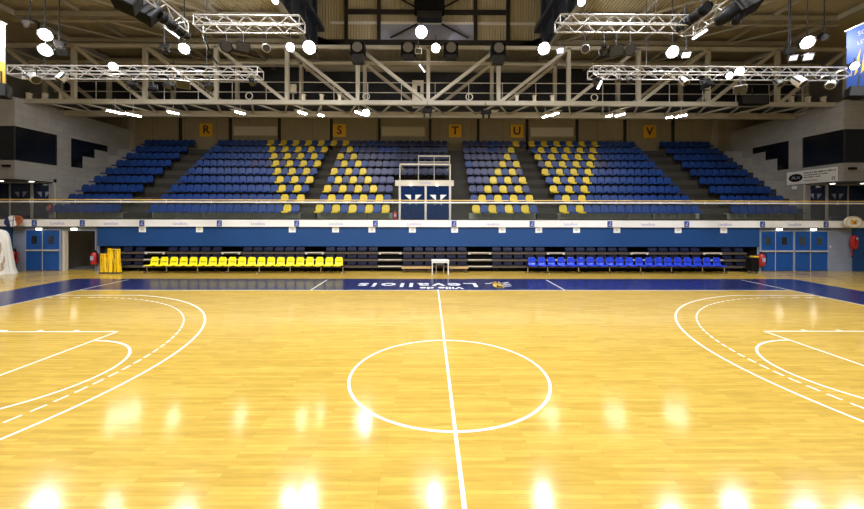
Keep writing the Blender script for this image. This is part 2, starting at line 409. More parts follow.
# glass balustrade
br = empty('glass_balustrade', (0, YB, BT)); tag(br, 'long glass balustrade with yellow and white handrails along the balcony edge', 'railing')
hz = ZZ(200.4, 18.95) - BT; hw = ZZ(202.6, 18.95) - BT
MB().tube((-26, .05, hz), (26, .05, hz), .028, 8).build('wooden_handrail', 'rail_wood', br)['label'] = 'yellow upper handrail'
MB().tube((-26, .05, hw), (26, .05, hw), .04, 8).build('metal_handrail', 'white_paint', br)['label'] = 'white lower handrail'
xs = [-25.9 + 2.36 * k for k in range(23)]
for a, b in zip(xs, xs[1:]):
    MB().mm(a + .01, b - .01, .04, .055, .0, hw - .03).build('glass_pane', 'clear_glass', br)
for a in xs:
    MB().mm(a - .012, a + .012, .03, .065, hw - .08, hz + .03).build('bracket', 'alu_plain', br)

# notices on the blue panelling
for k, u in enumerate((141.8, 199, 292, 335.4, 371.8, 412.4, 454.7, 502.4, 539, 576.9, 617.3, 678.7, 724.4)):
    ords = ['leftmost', 'second', 'third', 'fourth', 'fifth', 'sixth', 'seventh', 'eighth', 'ninth', 'tenth', 'eleventh', 'twelfth', 'rightmost']
    nm = ['R', 'R', 'R', 'R']
    r = empty('notice_sign', (XX(u, 19.0), YP + .05, ZZ(229.8, 19.0)))
    lab = ('leftmost small white notice on the blue panelling' if k == 0 else 'rightmost small white notice on the blue panelling' if k == 12 else
           '%s small white notice from the left on the blue panelling' % ords[k])
    tag(r, lab, 'notice', 'white notices under the white fascia')
    MB().mm(-.18, .18, -.014, 0, -.15, .15).build('sheet', 'white_paint', r)
    MB().mm(-.07, .07, -.017, -.013, -.05, .04).build('printing', 'pebble', r)

# downlights above the lower doors
for u, v, lab in ((41, 229.6, 'small lit lamp above the closed blue double door at left'), (76, 229.6, 'small lit lamp above the dark open doorway'),
                  (777.5, 228.8, 'small lit lamp above the left pair of the right-hand blue doors'), (811.5, 228.8, 'small lit lamp above the right pair of the right-hand blue doors')):
    r = empty('wall_spot_lamp', (X(u), YW, ZZ(v, ZW))); tag(r, lab, 'lamp', 'small lamps over the court doors')
    MB().mm(-.17, .17, -.1, 0, -.015, .06).build('housing', 'alu_plain', r)
    MB().mm(-.14, .14, -.125, -.1, -.05, .04).build('diffuser', 'down_light', r)

# ------------------------------------------------------------------ STAND (terraces)
N = 9; Z1 = 22.0; DZ = .8625; T1 = 2.745; DT = .667
def zr(r): return Z1 + DZ * r
def tread(r): return T1 + DT * r
B = MB()
prev = YD(zr(0) - .5)
for r in range(N):
    y0 = YD(zr(r) - .5); y1 = YD(29.6)
    B.mm(-23.25, 22.95, y0, y1 if r == N - 1 else YD(zr(r + 1) - .5) + .02, BT - .02, tread(r))
Bq = MB()
for r in range(N):
    y0 = YD(zr(r) - .5); y1 = YD(29.6)
    for xa, xb in ((-24.7, -23.25), (22.95, 24.5)) if r >= 3 else (): Bq.mm(xa, xb, y0, y1 if r == N - 1 else YD(zr(r + 1) - .5) + .02, BT - .02, tread(r))
o = B.build('grandstand_steps', 'concrete'); Bq.build('end_steps', 'block_wall', o); struct(o, 'stepped dark concrete terrace carrying the blue and yellow seats', 'terrace')
OFF = EYE.x
aisles = ((-18.68, -17.1), (-7.85, -6.95), (6.6, 7.85), (16.72, 18.2))
for k, (a, b) in enumerate(aisles):
    a += .0079 * a * a / 25; b += .0079 * b * b / 25
    B = MB()
    for r in range(N - (1 if k in (1, 2) else 0)):
        y0 = YD(zr(r) - .5)
        B.mm(a + OFF, b + OFF, y0 - .30, y0 + .02, tread(r) - DT, tread(r) - DT / 2)
        B.mm(a + OFF, b + OFF, y0, y0 + .55, tread(r), tread(r) + .006)
    # the first half step stands on the balcony floor
    B.build('aisle_stairs', 'aisle', o)

mat('riser_panel', (.36, .37, .31), .6, noise=.25, scale=1.5)
ed = [-22.95, -18.68, -17.1, -7.85, -6.95, -2.25, 2.45, 6.6, 7.85, 16.72, 18.2, 22.6]
for a, b in zip(ed[::2], ed[1::2]):
    n_ = max(2, round((b - a) / 1.5))
    for i in range(n_):
        x0 = a + (b - a) * i / n_; x1 = a + (b - a) * (i + 1) / n_
        x0 += .0079 * x0 * x0 / 25 + OFF; x1 += .0079 * x1 * x1 / 25 + OFF
        MB().mm(x0 + .015, x1 - .015, YD(zr(1) - .5) - .03, YD(zr(1) - .5), tread(0), tread(0) + .36).build('riser_panel', 'riser_panel', o)
def seat_mesh(name, m):
    b = MB()
    n = Vector((0, .04, 0))
    def sh(x, z): return (x, .10 + (z - .45) * .16, z)
    prof = [(-.17, .37), (.17, .37), (.232, .50), (.240, .68), (.20, .80), (.13, .845), (-.13, .845), (-.20, .80), (-.240, .68), (-.232, .50)]
    b.prism([sh(x, z) for x, z in prof], n)
    pan = [(-.21, -.29, .40), (.21, -.29, .40), (.225, .12, .38), (-.225, .12, .38)]
    b.prism(pan, (0, 0, .035))
    b.prism([(-.20, -.30, .34), (.20, -.30, .34), (.20, -.30, .425), (-.20, -.30, .425)], (0, .03, 0))
    b.mm(-.04, .04, .10, .51, .36, .42)
    return b.mesh(name, m)
SM = {c: seat_mesh('stadium_seat', m) for c, m in (('blue', 'seat_blue'), ('faded', 'seat_faded'), ('navy', 'seat_navy'), ('yellow', 'seat_yellow'))}
ORD = ['first', '2nd', '3rd', '4th', '5th', '6th', '7th', '8th', '9th', '10th', '11th', '12th', '13th', '14th', '15th', '16th', '17th', '18th', '19th', '20th']
ROWN = ['front row', 'second row', 'third row', 'fourth row', 'fifth row', 'sixth row', 'seventh row', 'eighth row', 'top row']
blocks = {
 'A': ([-22.55 + .505 * k for k in range(8)], 'far-left block beside the grey wall'),
 'B': ([-8.12 - .505 * k for k in range(17, -1, -1)], 'block under letter R'),
 'C': ([-6.66 + .503 * k for k in range(9)], 'block under letter S'),
 'M': ([-2.30 + .50 * k for k in range(8)], 'block above the glass entrance'),
 'D': ([6.33 - .497 * k for k in range(7, -1, -1)], 'block under letters T and U'),
 'E': ([8.15 + .503 * k for k in range(17)], 'block under letter V'),
 'Fb': ([18.62 + .51 * k for k in range(8)], 'far-right block beside the grey wall')}
rest = MB(); restf = MB(); restn = MB()
def seat_copy(mb, me, x, y, z):
    n = len(mb.v)
    mb.v += [(v.co.x + x, v.co.y + y, v.co.z + z) for v in me.vertices]
    mb.f += [tuple(i + n for i in p.vertices) for p in me.polygons]
for bk, (xs, bl) in blocks.items():
    nx = len(xs)
    for r in range(N):
        if bk == 'M' and r < 4: continue
        row = list(enumerate(xs))
        if r == N - 1 and bk == 'B': row += [(nx, -7.62), (nx + 1, -7.14)]
        if r == N - 1 and bk == 'D': row += [(nx, 6.9), (nx + 1, 7.45)]
        for i, x in row:
            kr = nx - 1 - i; yel = False
            if bk == 'B': yel = kr <= r + 1 and (kr - r - 1) % 2 == 0
            if bk == 'C': yel = (i - r) % 2 == 0 and i <= 8 - r
            if bk == 'D': yel = (kr - r - 1) % 2 == 0 and kr <= 7 - r
            if bk == 'E': yel = (i - r) % 2 == 0 and i <= r + 2
            P = (x + .0079 * x * x / 25 + OFF, YD(zr(r)) - .15, tread(r))
            col = 'yellow' if yel else 'blue'
            me = SM[col]
            if not yel and ((bk in 'CD' and r >= 2 and random.random() < .8) or (bk in 'BE' and r >= 5 and random.random() < .25 and (kr if bk == 'B' else i) <= 9)): me = SM['faded']
            if bk == 'M': me = SM['navy']
            if yel or r < 4:
                o = bpy.data.objects.new('stadium_seat', me); COL.objects.link(o); o.location = P
                tag(o, '%s stadium seat, %s from left in %s of %s' % (col, ORD[i], ROWN[r], bl), 'seat', 'blue and yellow seats in the stand')
            else:
                seat_copy({'faded': restf, 'navy': restn}.get('faded' if me is SM['faded'] else 'navy' if me is SM['navy'] else '', rest), me, *P)
sr = rest.build('upper_stadium_seats', 'seat_blue'); tag(sr, 'rows of blue plastic seats filling the upper half of the stand', 'seat', kind='stuff')
a = restf.build('faded_seats', 'seat_faded', sr); a['label'] = 'faded purplish blue seats'; a['kind'] = 'stuff'
a = restn.build('navy_seats', 'seat_navy', sr); a['label'] = 'dark navy seats above the glass entrance'; a['kind'] = 'stuff'

# ------------------------------------------------------------------ glass entrance in the middle of the stand
ZE = 20.6; YE = YD(ZE)
def XE(u): return XX(u, ZE)
en = empty('glass_entrance', ((XE(399) + XE(451)) / 2, YE, BT)); tag(en, 'glazed entrance lobby with two dark blue double doors in the middle of the stand', 'entrance')
ex = en.location.x; hwid = (XE(451) - XE(399)) / 2; zh0 = ZZ(186, ZE) - BT; zh1 = ZZ(180.3, ZE) - BT
b = MB(); b.mm(-hwid, -hwid + .1, 0, 2.6, 0, zh0); b.mm(hwid - .1, hwid, 0, 2.6, 0, zh0); b.mm(-hwid, hwid, .05, 2.9, zh0, zh1 - .03)
b.build('side_walls', 'cream_paint', en)
b = MB(); b.mm(-hwid - .22, hwid + .15, -.06, .06, zh0, zh1); b.build('header', 'cream_paint', en)
text('header_lettering', 'Levallois', .2, 'purple_ink', en, (0, -.065, (zh0 + zh1) / 2 + .02), FACE, .006)
for u in (399.8, 425.6, 450): MB().mm(XE(u) - ex - .06, XE(u) - ex + .06, -.05, .05, 0, zh0).build('door_post', 'alu_plain', en)
for u0, u1 in ((401.5, 413), (413.2, 424.5), (427, 438), (438.2, 448.8)):
    lf = MB().mm(XE(u0) - ex, XE(u1) - ex, -.02, .02, .02, zh0).build('door', 'blue_glass', en)
    s = 1 if u0 in (401.5, 427) else -1
    xi = (XE(u1) - ex - .12) if s == 1 else (XE(u0) - ex + .12)
    zt = ZZ(194.8, ZE) - BT; zb = ZZ(199.8, ZE) - BT
    MB().prism([(xi, -.021, zt), (xi - s * .36, -.021, zt), (xi - s * .05, -.021, zb), (xi, -.021, zb)][::(1 if s < 0 else -1)], (0, -.004, 0)).build('sticker', 'sky_pane' if 0 else 'white_paint', lf)
    MB().mm(xi - s * .05 - .015, xi - s * .05 + .015, -.06, -.02, .85, 1.25).build('handle', 'alu_plain', lf)
g = MB()
zg = ZZ(164.3, ZE) - BT
for x in (-hwid + .04, hwid - .04): g.tube((x, .1, zh1 - .03), (x, .1, zg), .03); g.tube((x, .1, zg), (x, 2.6, zg), .03)
g.tube((-hwid + .04, .1, zg), (hwid - .04, .1, zg), .05)
g.build('guard_rail', 'cream_paint', en)
for u in (411, 437):
    MB().lathe([(.06, -.05), (.07, 0)], (XE(u) - ex, -.10, zh0 + .06), 10).build('downlight', 'down_light', en)
# second guard rail higher up the stand
ZR = 24.1
gr = empty('guard_rail', (XX(418, ZR), YD(ZR), tread(2) + .0)); tag(gr, 'cream tubular guard rail across the seats above the glass entrance', 'railing')
gw = XX(450, ZR) - XX(418, ZR); g0 = 0; zt = ZZ(156.2, ZR) - gr.location.z; zl = ZZ(162, ZR) - gr.location.z
b = MB(); b.tube((0, 0, zt), (gw, 0, zt), .05); b.build('top_rail', 'cream_paint', gr)
b = MB(); b.tube((0, 0, zl), (gw, 0, zl), .03); b.build('lower_rail', 'cream_paint', gr)
for x in (0.03, gw / 2, gw - .03): MB().tube((x, 0, 0), (x, 0, zt), .025).build('post', 'cream_paint', gr)

# ------------------------------------------------------------------ side walls of the stand
XL, XR = -24.7, 24.45
ZF = 21.4; ZBK = 29.6; SOF = 5.05; WT = 9.85
def side(s, name, label):
    x = XL if s < 0 else XR; out = x + s * 6
    B = MB()
    # wall leaf along the stand, and the face that turns towards the court
    B.mm(min(x, x + s * .3), max(x, x + s * .3), YD(23.6), YD(ZBK), BT - .02, WT)
    B.mm(min(x, x + s * .3), max(x, x + s * .3), YD(ZF) + .3, YD(23.6), SOF + .2, WT)
    B.mm(min(x, out), max(x, out), YD(ZF), YD(ZF) + .3, SOF, WT)
    B.mm(min(x, out), max(x, out), YD(ZF) + .3, YD(23.8), SOF, SOF + .2)
    B.mm(min(x + s * .3, out), max(x + s * .3, out), YD(23.75), YD(23.95), BT, SOF)
    w = B.build(name, 'block_wall'); struct(w, label, 'wall')
side(-1, 'wall_left', 'grey block side wall of the stand at left with black window bands')
side(1, 'wall_right', 'grey block side wall of the stand at right with black window bands')
def zwin(v, Z): return ZZ(v, Z)
for s, x in ((-1, XL), (1, XR)):
    n = 'left' if s < 0 else 'right'
    w = empty('window_1' if s < 0 else 'window_2', (x, YD(ZF), 6.2)); struct(w, 'long black corner window band on the %s side wall, above the recessed doors' % n, 'window')
    MB().mm(-.02, .02, .0, 2.35, .0, 1.95).build('pane', 'dark_glass', w)
    MB().mm(0 if s > 0 else -4, 4 if s > 0 else 0, -.02, .02, 0, 1.95).build('pane', 'dark_glass', w)
    b = MB(); b.mm(-.035, .035, -.035, .035, 0, 1.95); b.mm(-.03, .03, 2.33, 2.4, 0, 1.95)
    b.mm(-.035, .035, 0, 2.4, -.05, 0); b.mm(0 if s > 0 else -4, 4 if s > 0 else 0, -.035, .035, -.05, 0)
    b.build('frame', 'dark_grey', w)
    w = empty('window_3' if s < 0 else 'window_4', (x, YD(24.75), 6.2)); struct(w, 'black stepped window following the seating rows on the %s side wall' % n, 'window')
    b = MB(); b.mm(-.02, .02, 0, .8, 0, 1.95); b.mm(-.02, .02, .8, 1.7, .85, 1.95); b.mm(-.02, .02, 1.7, 2.75, 1.5, 1.95)
    b.build('pane', 'dark_glass', w)
    # recessed glazed doors under the overhang
    d = empty('door_4' if s < 0 else 'door_5', (x, YD(23.7), BT)); struct(d, 'dark blue glazed doors recessed under the %s side overhang on the balcony' % n, 'door')
    hh = 2.28
    for k in range(4):
        a, c = .05 + k * 1.42, 1.42 + k * 1.42
        if k: a += .08
        xa, xb = (s * a, s * c) if s > 0 else (-c, -a)
        lf = MB().mm(xa, xb, 0, .04, .02, hh).build('leaf', 'blue_glass', d)
        for q in (0, 1):
            xm = (xa + xb) / 2; sg = -1 if q == 0 else 1
            xo = xm + sg * .62; 
            if k < 2: MB().prism([(xm + sg * .10, -.004, 1.74), (xm + sg * .42, -.004, 1.74), (xm + sg * .14, -.004, 1.38)][::sg], (0, -.004, 0)).build('sticker', 'banner_white', lf)
    b = MB()
    for k in range(5):
        p = k * 1.42 + (.02 if k == 0 else .04); q_ = .08 if k == 1 else .03; b.mm(*(sorted((s * (p - q_), s * (p + q_)))), -.05, .06, 0, hh + .06)
    b.mm(*(sorted((0, s * 5.8))), -.05, .06, hh, SOF - BT)
    b.build('frame', 'alu_plain', d)
    # soffit downlights
    for j, (u, Zq) in enumerate(((31.5, 22.6), (1, 22.4)) if s < 0 else ((832.5, 22.6), (863, 22.4))):
        r = empty('ceiling_spot', (XX(u, Zq), YD(Zq), SOF)); tag(r, 'small lit ceiling lamp under the %s overhang, %s the stand' % (n, 'nearer' if j == 0 else 'farther from'), 'lamp', 'lamps under the side overhangs')
        MB().lathe([(.14, -.05), (.16, 0)], (0, 0, 0), 12).build('rim', 'alu_plain', r)
        MB().lathe([(.11, -.07), (.12, -.045)], (0, 0, 0), 12).build('lens', 'down_light', r)

# white sponsor board on the right wall
sb = empty('sponsor_board_sign', (XR - .05, YD(21.7), 5.08)); tag(sb, 'white advertising board with black oval logo on the right side wall', 'sign')
MB().mm(-.03, .0, 0, 3.1, 0, .88).build('board', 'white_paint', sb)
SIDE = (R(90), 0, R(-90))
b = MB(); 
b.prism([(-.034, 2.5 + .46 * math.cos(t * math.pi / 12), .44 + .27 * math.sin(t * math.pi / 12)) for t in range(24)], (-.006, 0, 0)); b.build('oval_logo', 'black_plastic', sb)
text('logo_lettering', 'PLX', .3, 'banner_white', sb, (-.045, 2.5, .43), SIDE, .006, .004, (1.1, .8, 1), .2)
b = MB(); rng = random.Random(3)
for row, (z, y1, y0, h) in enumerate(((.70, 1.95, .12, .085), (.55, 1.95, .55, .06), (.41, 1.95, .95, .06), (.20, 1.95, 1.15, .035))):
    y = y1
    while y > y0:
        L = rng.uniform(.03, .07); b.mm(-.036, -.03, y - L, y, z - h / 2, z + h / 2); y -= L + rng.choice((.015, .015, .015, .06))
b.build('printed_lettering', 'dark_grey', sb)
b = MB(); b.mm(-.036, -.03, .13, .30, .12, .16); b.mm(-.036, -.03, .13, .17, .12, .30); b.mm(-.036, -.03, .26, .30, .12, .30); b.mm(-.036, -.03, .13, .30, .27, .30); b.build('corner_mark', 'dark_grey', sb)
ns = MB().mm(-.015, .0, -.16, .16, -.14, .14).build('notice_sign', 'white_paint'); ns.location = (XR, YD(24.35), ZZ(187, 24.35)); ns.rotation_euler = (0, 0, 0)
tag(ns, 'small white notice on the grey wall below the advertising board', 'notice')
for s, x in ((-1, XL), (1, XR)):
    bl = empty('wall_mounted_camera', (x + s * .35, YD(ZF), ZZ(167.3, 21.4))); tag(bl, 'small dark camera on the %s corner wall below the black window' % ('left' if s < 0 else 'right'), 'camera')
    MB().box((0, -.12, 0), (.4, .14, .12)).build('body', 'black_plastic', bl); MB().tube((0, 0, 0), (0, -.1, 0), .03).build('bracket', 'black_plastic', bl)

# ------------------------------------------------------------------ upper back wall + signs
B = MB().mm(-30, 30, YD(29.6), YD(29.9), BT, 10.9)
struct(B.build('wall_upper_back', 'panel_wall'), 'brown panelled wall behind the top row of seats', 'wall')
for k, u in enumerate((131.5, 180, 230, 279, 331, 379, 430, 478, 527, 577, 625, 673, 715)):
    x = XX(u, 29.5); wd = .2 if k in (0, 12) else .09
    struct(MB().mm(x - wd, x + wd, YD(29.45), YD(29.6), tread(8), 10.9).build('trim_%d' % (10 + k), 'steel_dim' if k in (0, 12) else 'aisle'), 'vertical post on the wall behind the top row', 'post')
for ch, u in (('R', 206), ('S', 339.3), ('T', 455), ('U', 516.8), ('V', 649.5)):
    r = empty('letter_sign', (XX(u, 29.4), YD(29.42), ZZ(130.8, 29.4))); tag(r, 'square yellow sign with dark letter %s on the back wall' % ch, 'sign', 'yellow block letters on the back wall')
    MB().mm(-.52, .52, -.03, .03, -.52, .52).build('plate', 'sign_yellow', r)
    text('letter', ch, .92, 'sign_dark', r, (0, -.035, 0), FACE, .01, .02)
for k, (u, lab) in enumerate(((255, 'between letters R and S'), (403, 'between letters S and T'), (552, 'between letters U and V'))):
    r = empty('wall_shutter_frame', (XX(u, 29.5), YD(29.58), ZZ(134, 29.5))); tag(r, 'long framed flat shutter on the back wall %s' % lab, 'shutter', 'framed shutters on the back wall')
    b = MB(); b.mm(-1.75, 1.75, -.05, 0, .55, .62); b.mm(-1.75, 1.75, -.05, 0, -.2, -.14); b.mm(-1.8, -1.74, -.05, 0, -.2, .62); b.mm(1.74, 1.8, -.05, 0, -.2, .62); b.build('frame', 'steel_dim', r)
    MB().mm(-1.74, 1.74, -.03, 0, -.14, .55).build('panel', 'cream_paint', r)
struct(MB().mm(-30, 30, YD(29.6), YD(29.9), 10.9, 15.4).build('wall_gable', 'dark_wall'), 'dark upper wall behind the steel roof truss', 'wall')
o = MB(); o.add([(-30, YD(24.5), 9.78), (30, YD(24.5), 9.78), (30, YD(29.6), 10.85), (-30, YD(29.6), 10.85)], [(0, 1, 2, 3)]); o.add([(-30, YD(24.5), 9.88), (30, YD(24.5), 9.88), (30, YD(29.6), 10.95), (-30, YD(29.6), 10.95)], [(3, 2, 1, 0)])
struct(o.build('ceiling_soffit', 'soffit'), 'beige corrugated soffit over the back of the stand', 'ceiling')

# outer hall walls
struct(MB().mm(-30.3, -30, -24, YD(29.6), 0, 15.4).build('wall_outer_left', 'hall_wall'), 'outer hall wall left of the stand', 'wall')
struct(MB().mm(30, 30.3, -24, YD(29.6), 0, 15.4).build('wall_outer_right', 'hall_wall'), 'outer hall wall right of the stand', 'wall')
struct(MB().mm(-30, 30, -24.3, -24, 0, 15.4).build('wall_front', 'hall_wall'), 'hall wall opposite the stand', 'wall')

# ------------------------------------------------------------------ ROOF
RZ = 15.3; LX0 = OFF - 8.37; LX1 = OFF + 8.37; LZ = 27.0
B = MB(); B.mm(-30, LX0, -24, YD(29.9), RZ, RZ + .15); B.mm(LX1, 30, -24, YD(29.9), RZ, RZ + .15); B.mm(LX0, LX1, YD(LZ), YD(29.9), RZ, RZ + .15); B.mm(LX0, LX1, -24, -14, RZ, RZ + .15)
struct(B.build('ceiling', 'roof_deck'), 'beige corrugated steel roof deck', 'ceiling')
B = MB(); B.mm(LX0, LX1, -14, YD(LZ), 19.6, 19.7); B.mm(LX0, LX1, YD(LZ), YD(LZ) + .1, RZ, 19.7); B.mm(LX0, LX1, -14.1, -14, RZ, 19.7)
struct(B.build('ceiling_lantern', 'roof_deck'), 'beige raised roof lantern over the middle of the hall', 'ceiling')
B = MB()
for s, x in ((1, LX0), (-1, LX1)):
    B.mm(*sorted((x, x - s * .12)), -14, YD(LZ), 14.75, 19.6)
    for y in [k * 2.4 - 12 for k in range(14)]: B.mm(*sorted((x, x + s * .3)), y, y + .25, 14.9, 19.5)
    B.mm(*sorted((x, x + s * .55)), -14, YD(LZ), 16.6, 16.9)
struct(B.build('wall_lantern', 'navy_steel'), 'dark navy steel side walls of the raised roof lantern', 'wall')
for k, (s, x) in enumerate(((1, LX0), (-1, LX1))):
    struct(MB().mm(x - .12, x + .12, -14, YD(LZ), 14.62, 14.80).build('trim_%d' % (30 + k), 'steel'), 'beige edge beam along the dark roof lantern', 'trim')
lat = empty('lantern_lattice', (OFF, YD(26.9), RZ)); struct(lat, 'black steel lattice closing the end of the roof lantern', 'lattice')
b = MB()
b.mm(-8.3, 8.3, -.1, .05, ZZ(46, 26.9) - RZ, ZZ(40.5, 26.9) - RZ); b.build('bottom_rail', 'black_steel', lat)
MB().mm(XX(346, 26.9) - OFF, XX(508, 26.9) - OFF, -.1, .05, ZZ(14.5, 26.9) - RZ, ZZ(10.2, 26.9) - RZ).build('middle_rail', 'black_steel', lat)
for u in (346, 378.5, 475, 507.5):
    x = XX(u, 26.9) - OFF; MB().mm(x - .13, x + .13, -.12, .05, ZZ(46, 26.9) - RZ, 4.2).build('upright', 'black_steel', lat)
for s in (1, -1):
    b = MB(); b.prism([(s * 8.3, -.1, .0), (s * 8.3, -.1, .9), (s * 6.6, -.1, .3), (s * 6.6, -.1, 0)][::s], (0, .12, 0)); b.build('gusset', 'black_steel', lat)
    MB().bar((s * .9, -.2, ZZ(24, 26.7) - RZ), (s * 2.9, -.2, ZZ(38, 26.7) - RZ), .1).build('brace', 'black_steel', lat)
    MB().bar((s * 1.1, -.2, ZZ(7, 26.7) - RZ), (s * 2.6, -.2, ZZ(0, 26.7) - RZ + .3), .1).build('brace', 'black_steel', lat)
MB().mm(XX(330, 26.9) - OFF, XX(535, 26.9) - OFF, -.02, .06, ZZ(24.5, 26.9) - RZ, ZZ(21.8, 26.9) - RZ).build('white_beam', 'white_paint', lat)
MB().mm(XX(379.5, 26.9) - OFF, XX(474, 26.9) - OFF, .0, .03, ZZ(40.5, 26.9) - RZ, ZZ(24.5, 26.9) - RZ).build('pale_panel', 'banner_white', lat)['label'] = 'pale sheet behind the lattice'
sbx = empty('hanging_scoreboard', (OFF, YD(26.2), ZZ(13, 26.2))); tag(sbx, 'black box unit hanging in the middle of the roof lantern', 'scoreboard')
MB().mm(-1.08, 1.08, -.5, .4, 0, 1.6).build('casing', 'black_plastic', sbx); MB().mm(-.9, .9, -.35, .3, -.55, 0).build('underside', 'dark_grey', sbx)
for x in (-.8, .8): MB().tube((x, 0, 1.6), (x, 0, 19.6 - ZZ(13, 26.2)), .03).build('hanger', 'black_steel', sbx)

# roof beams
def beam(name, p, q, w, h, lab, m='steel'):
    o = MB().bar(p, q, w, h).build(name, m); struct(o, lab, 'beam'); return o
BZ = 14.85
for s in (-1, 1):
    sd = 'left' if s < 0 else 'right'
    xo = OFF + s * 24.6; xi = OFF + s * 8.45
    for Zq, lab in ((15.2, 'nearest'), (18.4, 'near'), (21.6, 'middle'), (24.8, 'far'), (28.0, 'farthest')):
        beam('roof_beam', (xo, YD(Zq), BZ), (xi, YD(Zq), BZ), .2, .26, '%s beige roof beam running across the %s half' % (lab, sd))
        rr = MB().tube((xo, YD(Zq), BZ - .42), (xi, YD(Zq), BZ - .42), .06).build('beam_tie', 'steel_dim'); struct(rr, 'thin tie rod under the %s %s roof beam' % (lab, sd), 'rod')
    for xq, lab in ((24.6, 'outer'), (17.0, 'middle'), (12.6, 'inner')):
        beam('roof_girder', (OFF + s * xq, YD(8), BZ), (OFF + s * xq, YD(29.5), BZ), .22 if xq > 20 else .14, .3 if xq > 20 else .18, '%s %s beige girder running towards the back wall' % (lab, sd))
    for Za, Zb, x0, x1 in ((18.4, 21.6, 20.8, 17), (21.6, 24.8, 20.8, 17), (21.6, 24.8, 12.6, 17), (24.8, 28.0, 20.8, 17), (24.8, 28, 17, 12.6), (18.4, 21.6, 17, 12.6), (21.6, 24.8, 24.6, 20.8), (21.6, 24.8, 12.6, 9)):
        beam('roof_brace', (OFF + s * x0, YD(Za), BZ), (OFF + s * x1, YD(Zb), BZ), .1, .12, 'diagonal roof brace between two roof beams on the %s' % sd, 'steel_dim')
    for xq in (20.8, 14.8):
        beam('roof_purlin', (OFF + s * xq, YD(8), BZ + .2), (OFF + s * xq, YD(29.5), BZ + .2), .1, .2, 'dim purlin under the roof deck on the %s' % sd, 'steel_dim')

# big steel box truss across the hall
TX = [-.43 + 4.28 * k for k in range(-6, 7)]
CB, CT = 9.78, 13.15
tr = empty('roof_truss', (0, YD(22), CB)); struct(tr, 'large beige steel box truss spanning the hall above the balcony', 'truss')
for dy, m in ((0, 'steel'), (2.4, 'steel_dim')):
    MB().mm(TX[0] - 1, TX[-1] + 1, dy - .11, dy + .11, -.13 - .05 * dy, .13).build('bottom_chord', m, tr)
    MB().mm(TX[0] - 1, TX[-1] + 1, dy - .1, dy + .1, CT - CB - .1, CT - CB + .1).build('top_chord', m, tr)
    for k, x in enumerate(TX):
        MB().mm(x - .11, x + .11, dy - .1, dy + .1, .1, CT - CB).build('upright', m, tr)
        if k < 6: MB().bar((x, dy, CT - CB), (TX[k + 1], dy, 0), .19).build('diagonal', m, tr)
        elif k < 12: MB().bar((TX[k + 1], dy, CT - CB), (x, dy, 0), .19).build('diagonal', m, tr)
for k in range(12):
    x0, x1 = TX[k], TX[k + 1]; b = MB()
    for j in range(2):
        a, c = x0 + (x1 - x0) * j / 2, x0 + (x1 - x0) * (j + 1) / 2
        b.bar((a, 0, 0), ((a + c) / 2, 2.4, 0), .09); b.bar(((a + c) / 2, 2.4, 0), (c, 0, 0), .09)
    b.build('lacing', 'steel', tr)
    MB().bar((x0, 0, CT - CB), (x0, 2.4, CT - CB), .1).build('top_strut', 'steel_dim', tr)
# catwalk inside the truss
cw = empty('catwalk_rail', (0, YD(23.4), CB + .1)); tag(cw, 'dark catwalk with thin pale handrails inside the roof truss', 'catwalk')
MB().mm(-24, 24, -.45, .45, .05, .12).build('deck', 'dark_grey', cw)
for z in (ZZ(83, 23) - CB - .1, ZZ(93, 23) - CB - .1): MB().tube((-24, -.42, z), (24, -.42, z), .028).build('handrail', 'alu_plain', cw)
for k in range(-11, 12): MB().tube((k * 2.14, -.42, .1), (k * 2.14, -.42, ZZ(83, 23) - CB - .1), .025).build('post', 'alu_plain', cw)
du = MB().tube((OFF - 9, YD(26.4), 13.8), (OFF + 9, YD(26.4), 13.8), .38, 16).build('hanging_air_duct', 'steel_dim', smooth=True); tag(du, 'round beige air duct behind the roof truss', 'duct')
# small fittings standing on the bottom chord
for u, lab in ((29, 'first from left'), (45, 'second from left'), (61.5, 'third from left'), (303.5, 'fourth from left'), (321.5, 'fifth from left'), (339.5, 'just left of the second ring'),
               (516.5, 'just right of the third ring'), (534, 'sixth from right'), (552, 'fourth from right, before the last ring'), (791, 'third from right'), (807.5, 'second from right'), (823, 'first from right')):
    p = at(u, 97.3, 22)
    r = empty('chord_mounted_post', (p.x, YD(22), CB + .13)); tag(r, 'short pale stub post on the truss bottom chord, %s' % lab, 'post', 'stub posts on the truss chord')
    MB().mm(-.09, .09, -.09, .09, 0, .32).build('post', 'cream_paint', r); MB().mm(-.12, .12, -.12, .12, .32, .36).build('cap', 'cream_paint', r)
for u, lab in ((249, 'leftmost'), (366, 'second from left'), (469, 'third from left'), (594, 'rightmost')):
    r = empty('chord_mounted_ring', (XX(u, 22), YD(22) - .02, CB + .38)); tag(r, '%s pale pipe ring standing on the truss bottom chord' % lab, 'ring', 'pipe rings on the truss chord')
    b = MB()
    for i in range(20):
        a0, a1 = 2 * math.pi * i / 20, 2 * math.pi * (i + 1) / 20
        b.tube((.2 * math.cos(a0), 0, .2 * math.sin(a0)), (.2 * math.cos(a1), 0, .2 * math.sin(a1)), .03, 6)
    b.mm(-.03, .03, -.03, .03, -.26, -.2)
    b.build('loop', 'alu_plain', r)
wb = empty('wall_mounted_box', (XX(292, 22.7), YD(22.85), CB + .1)); tag(wb, 'pale control box beside a truss upright over letter S', 'box')
MB().mm(-.2, .2, -.1, .1, .75, 1.3).build('case', 'cream_paint', wb); MB().mm(-.04, .04, -.04, .04, 0, .75).build('stand', 'steel_dim', wb)
wb = empty('wall_mounted_cabinet', (XX(418.5, 23.0), YD(23.3), CB + .1)); tag(wb, 'tall pale cabinet behind the middle truss upright', 'cabinet')
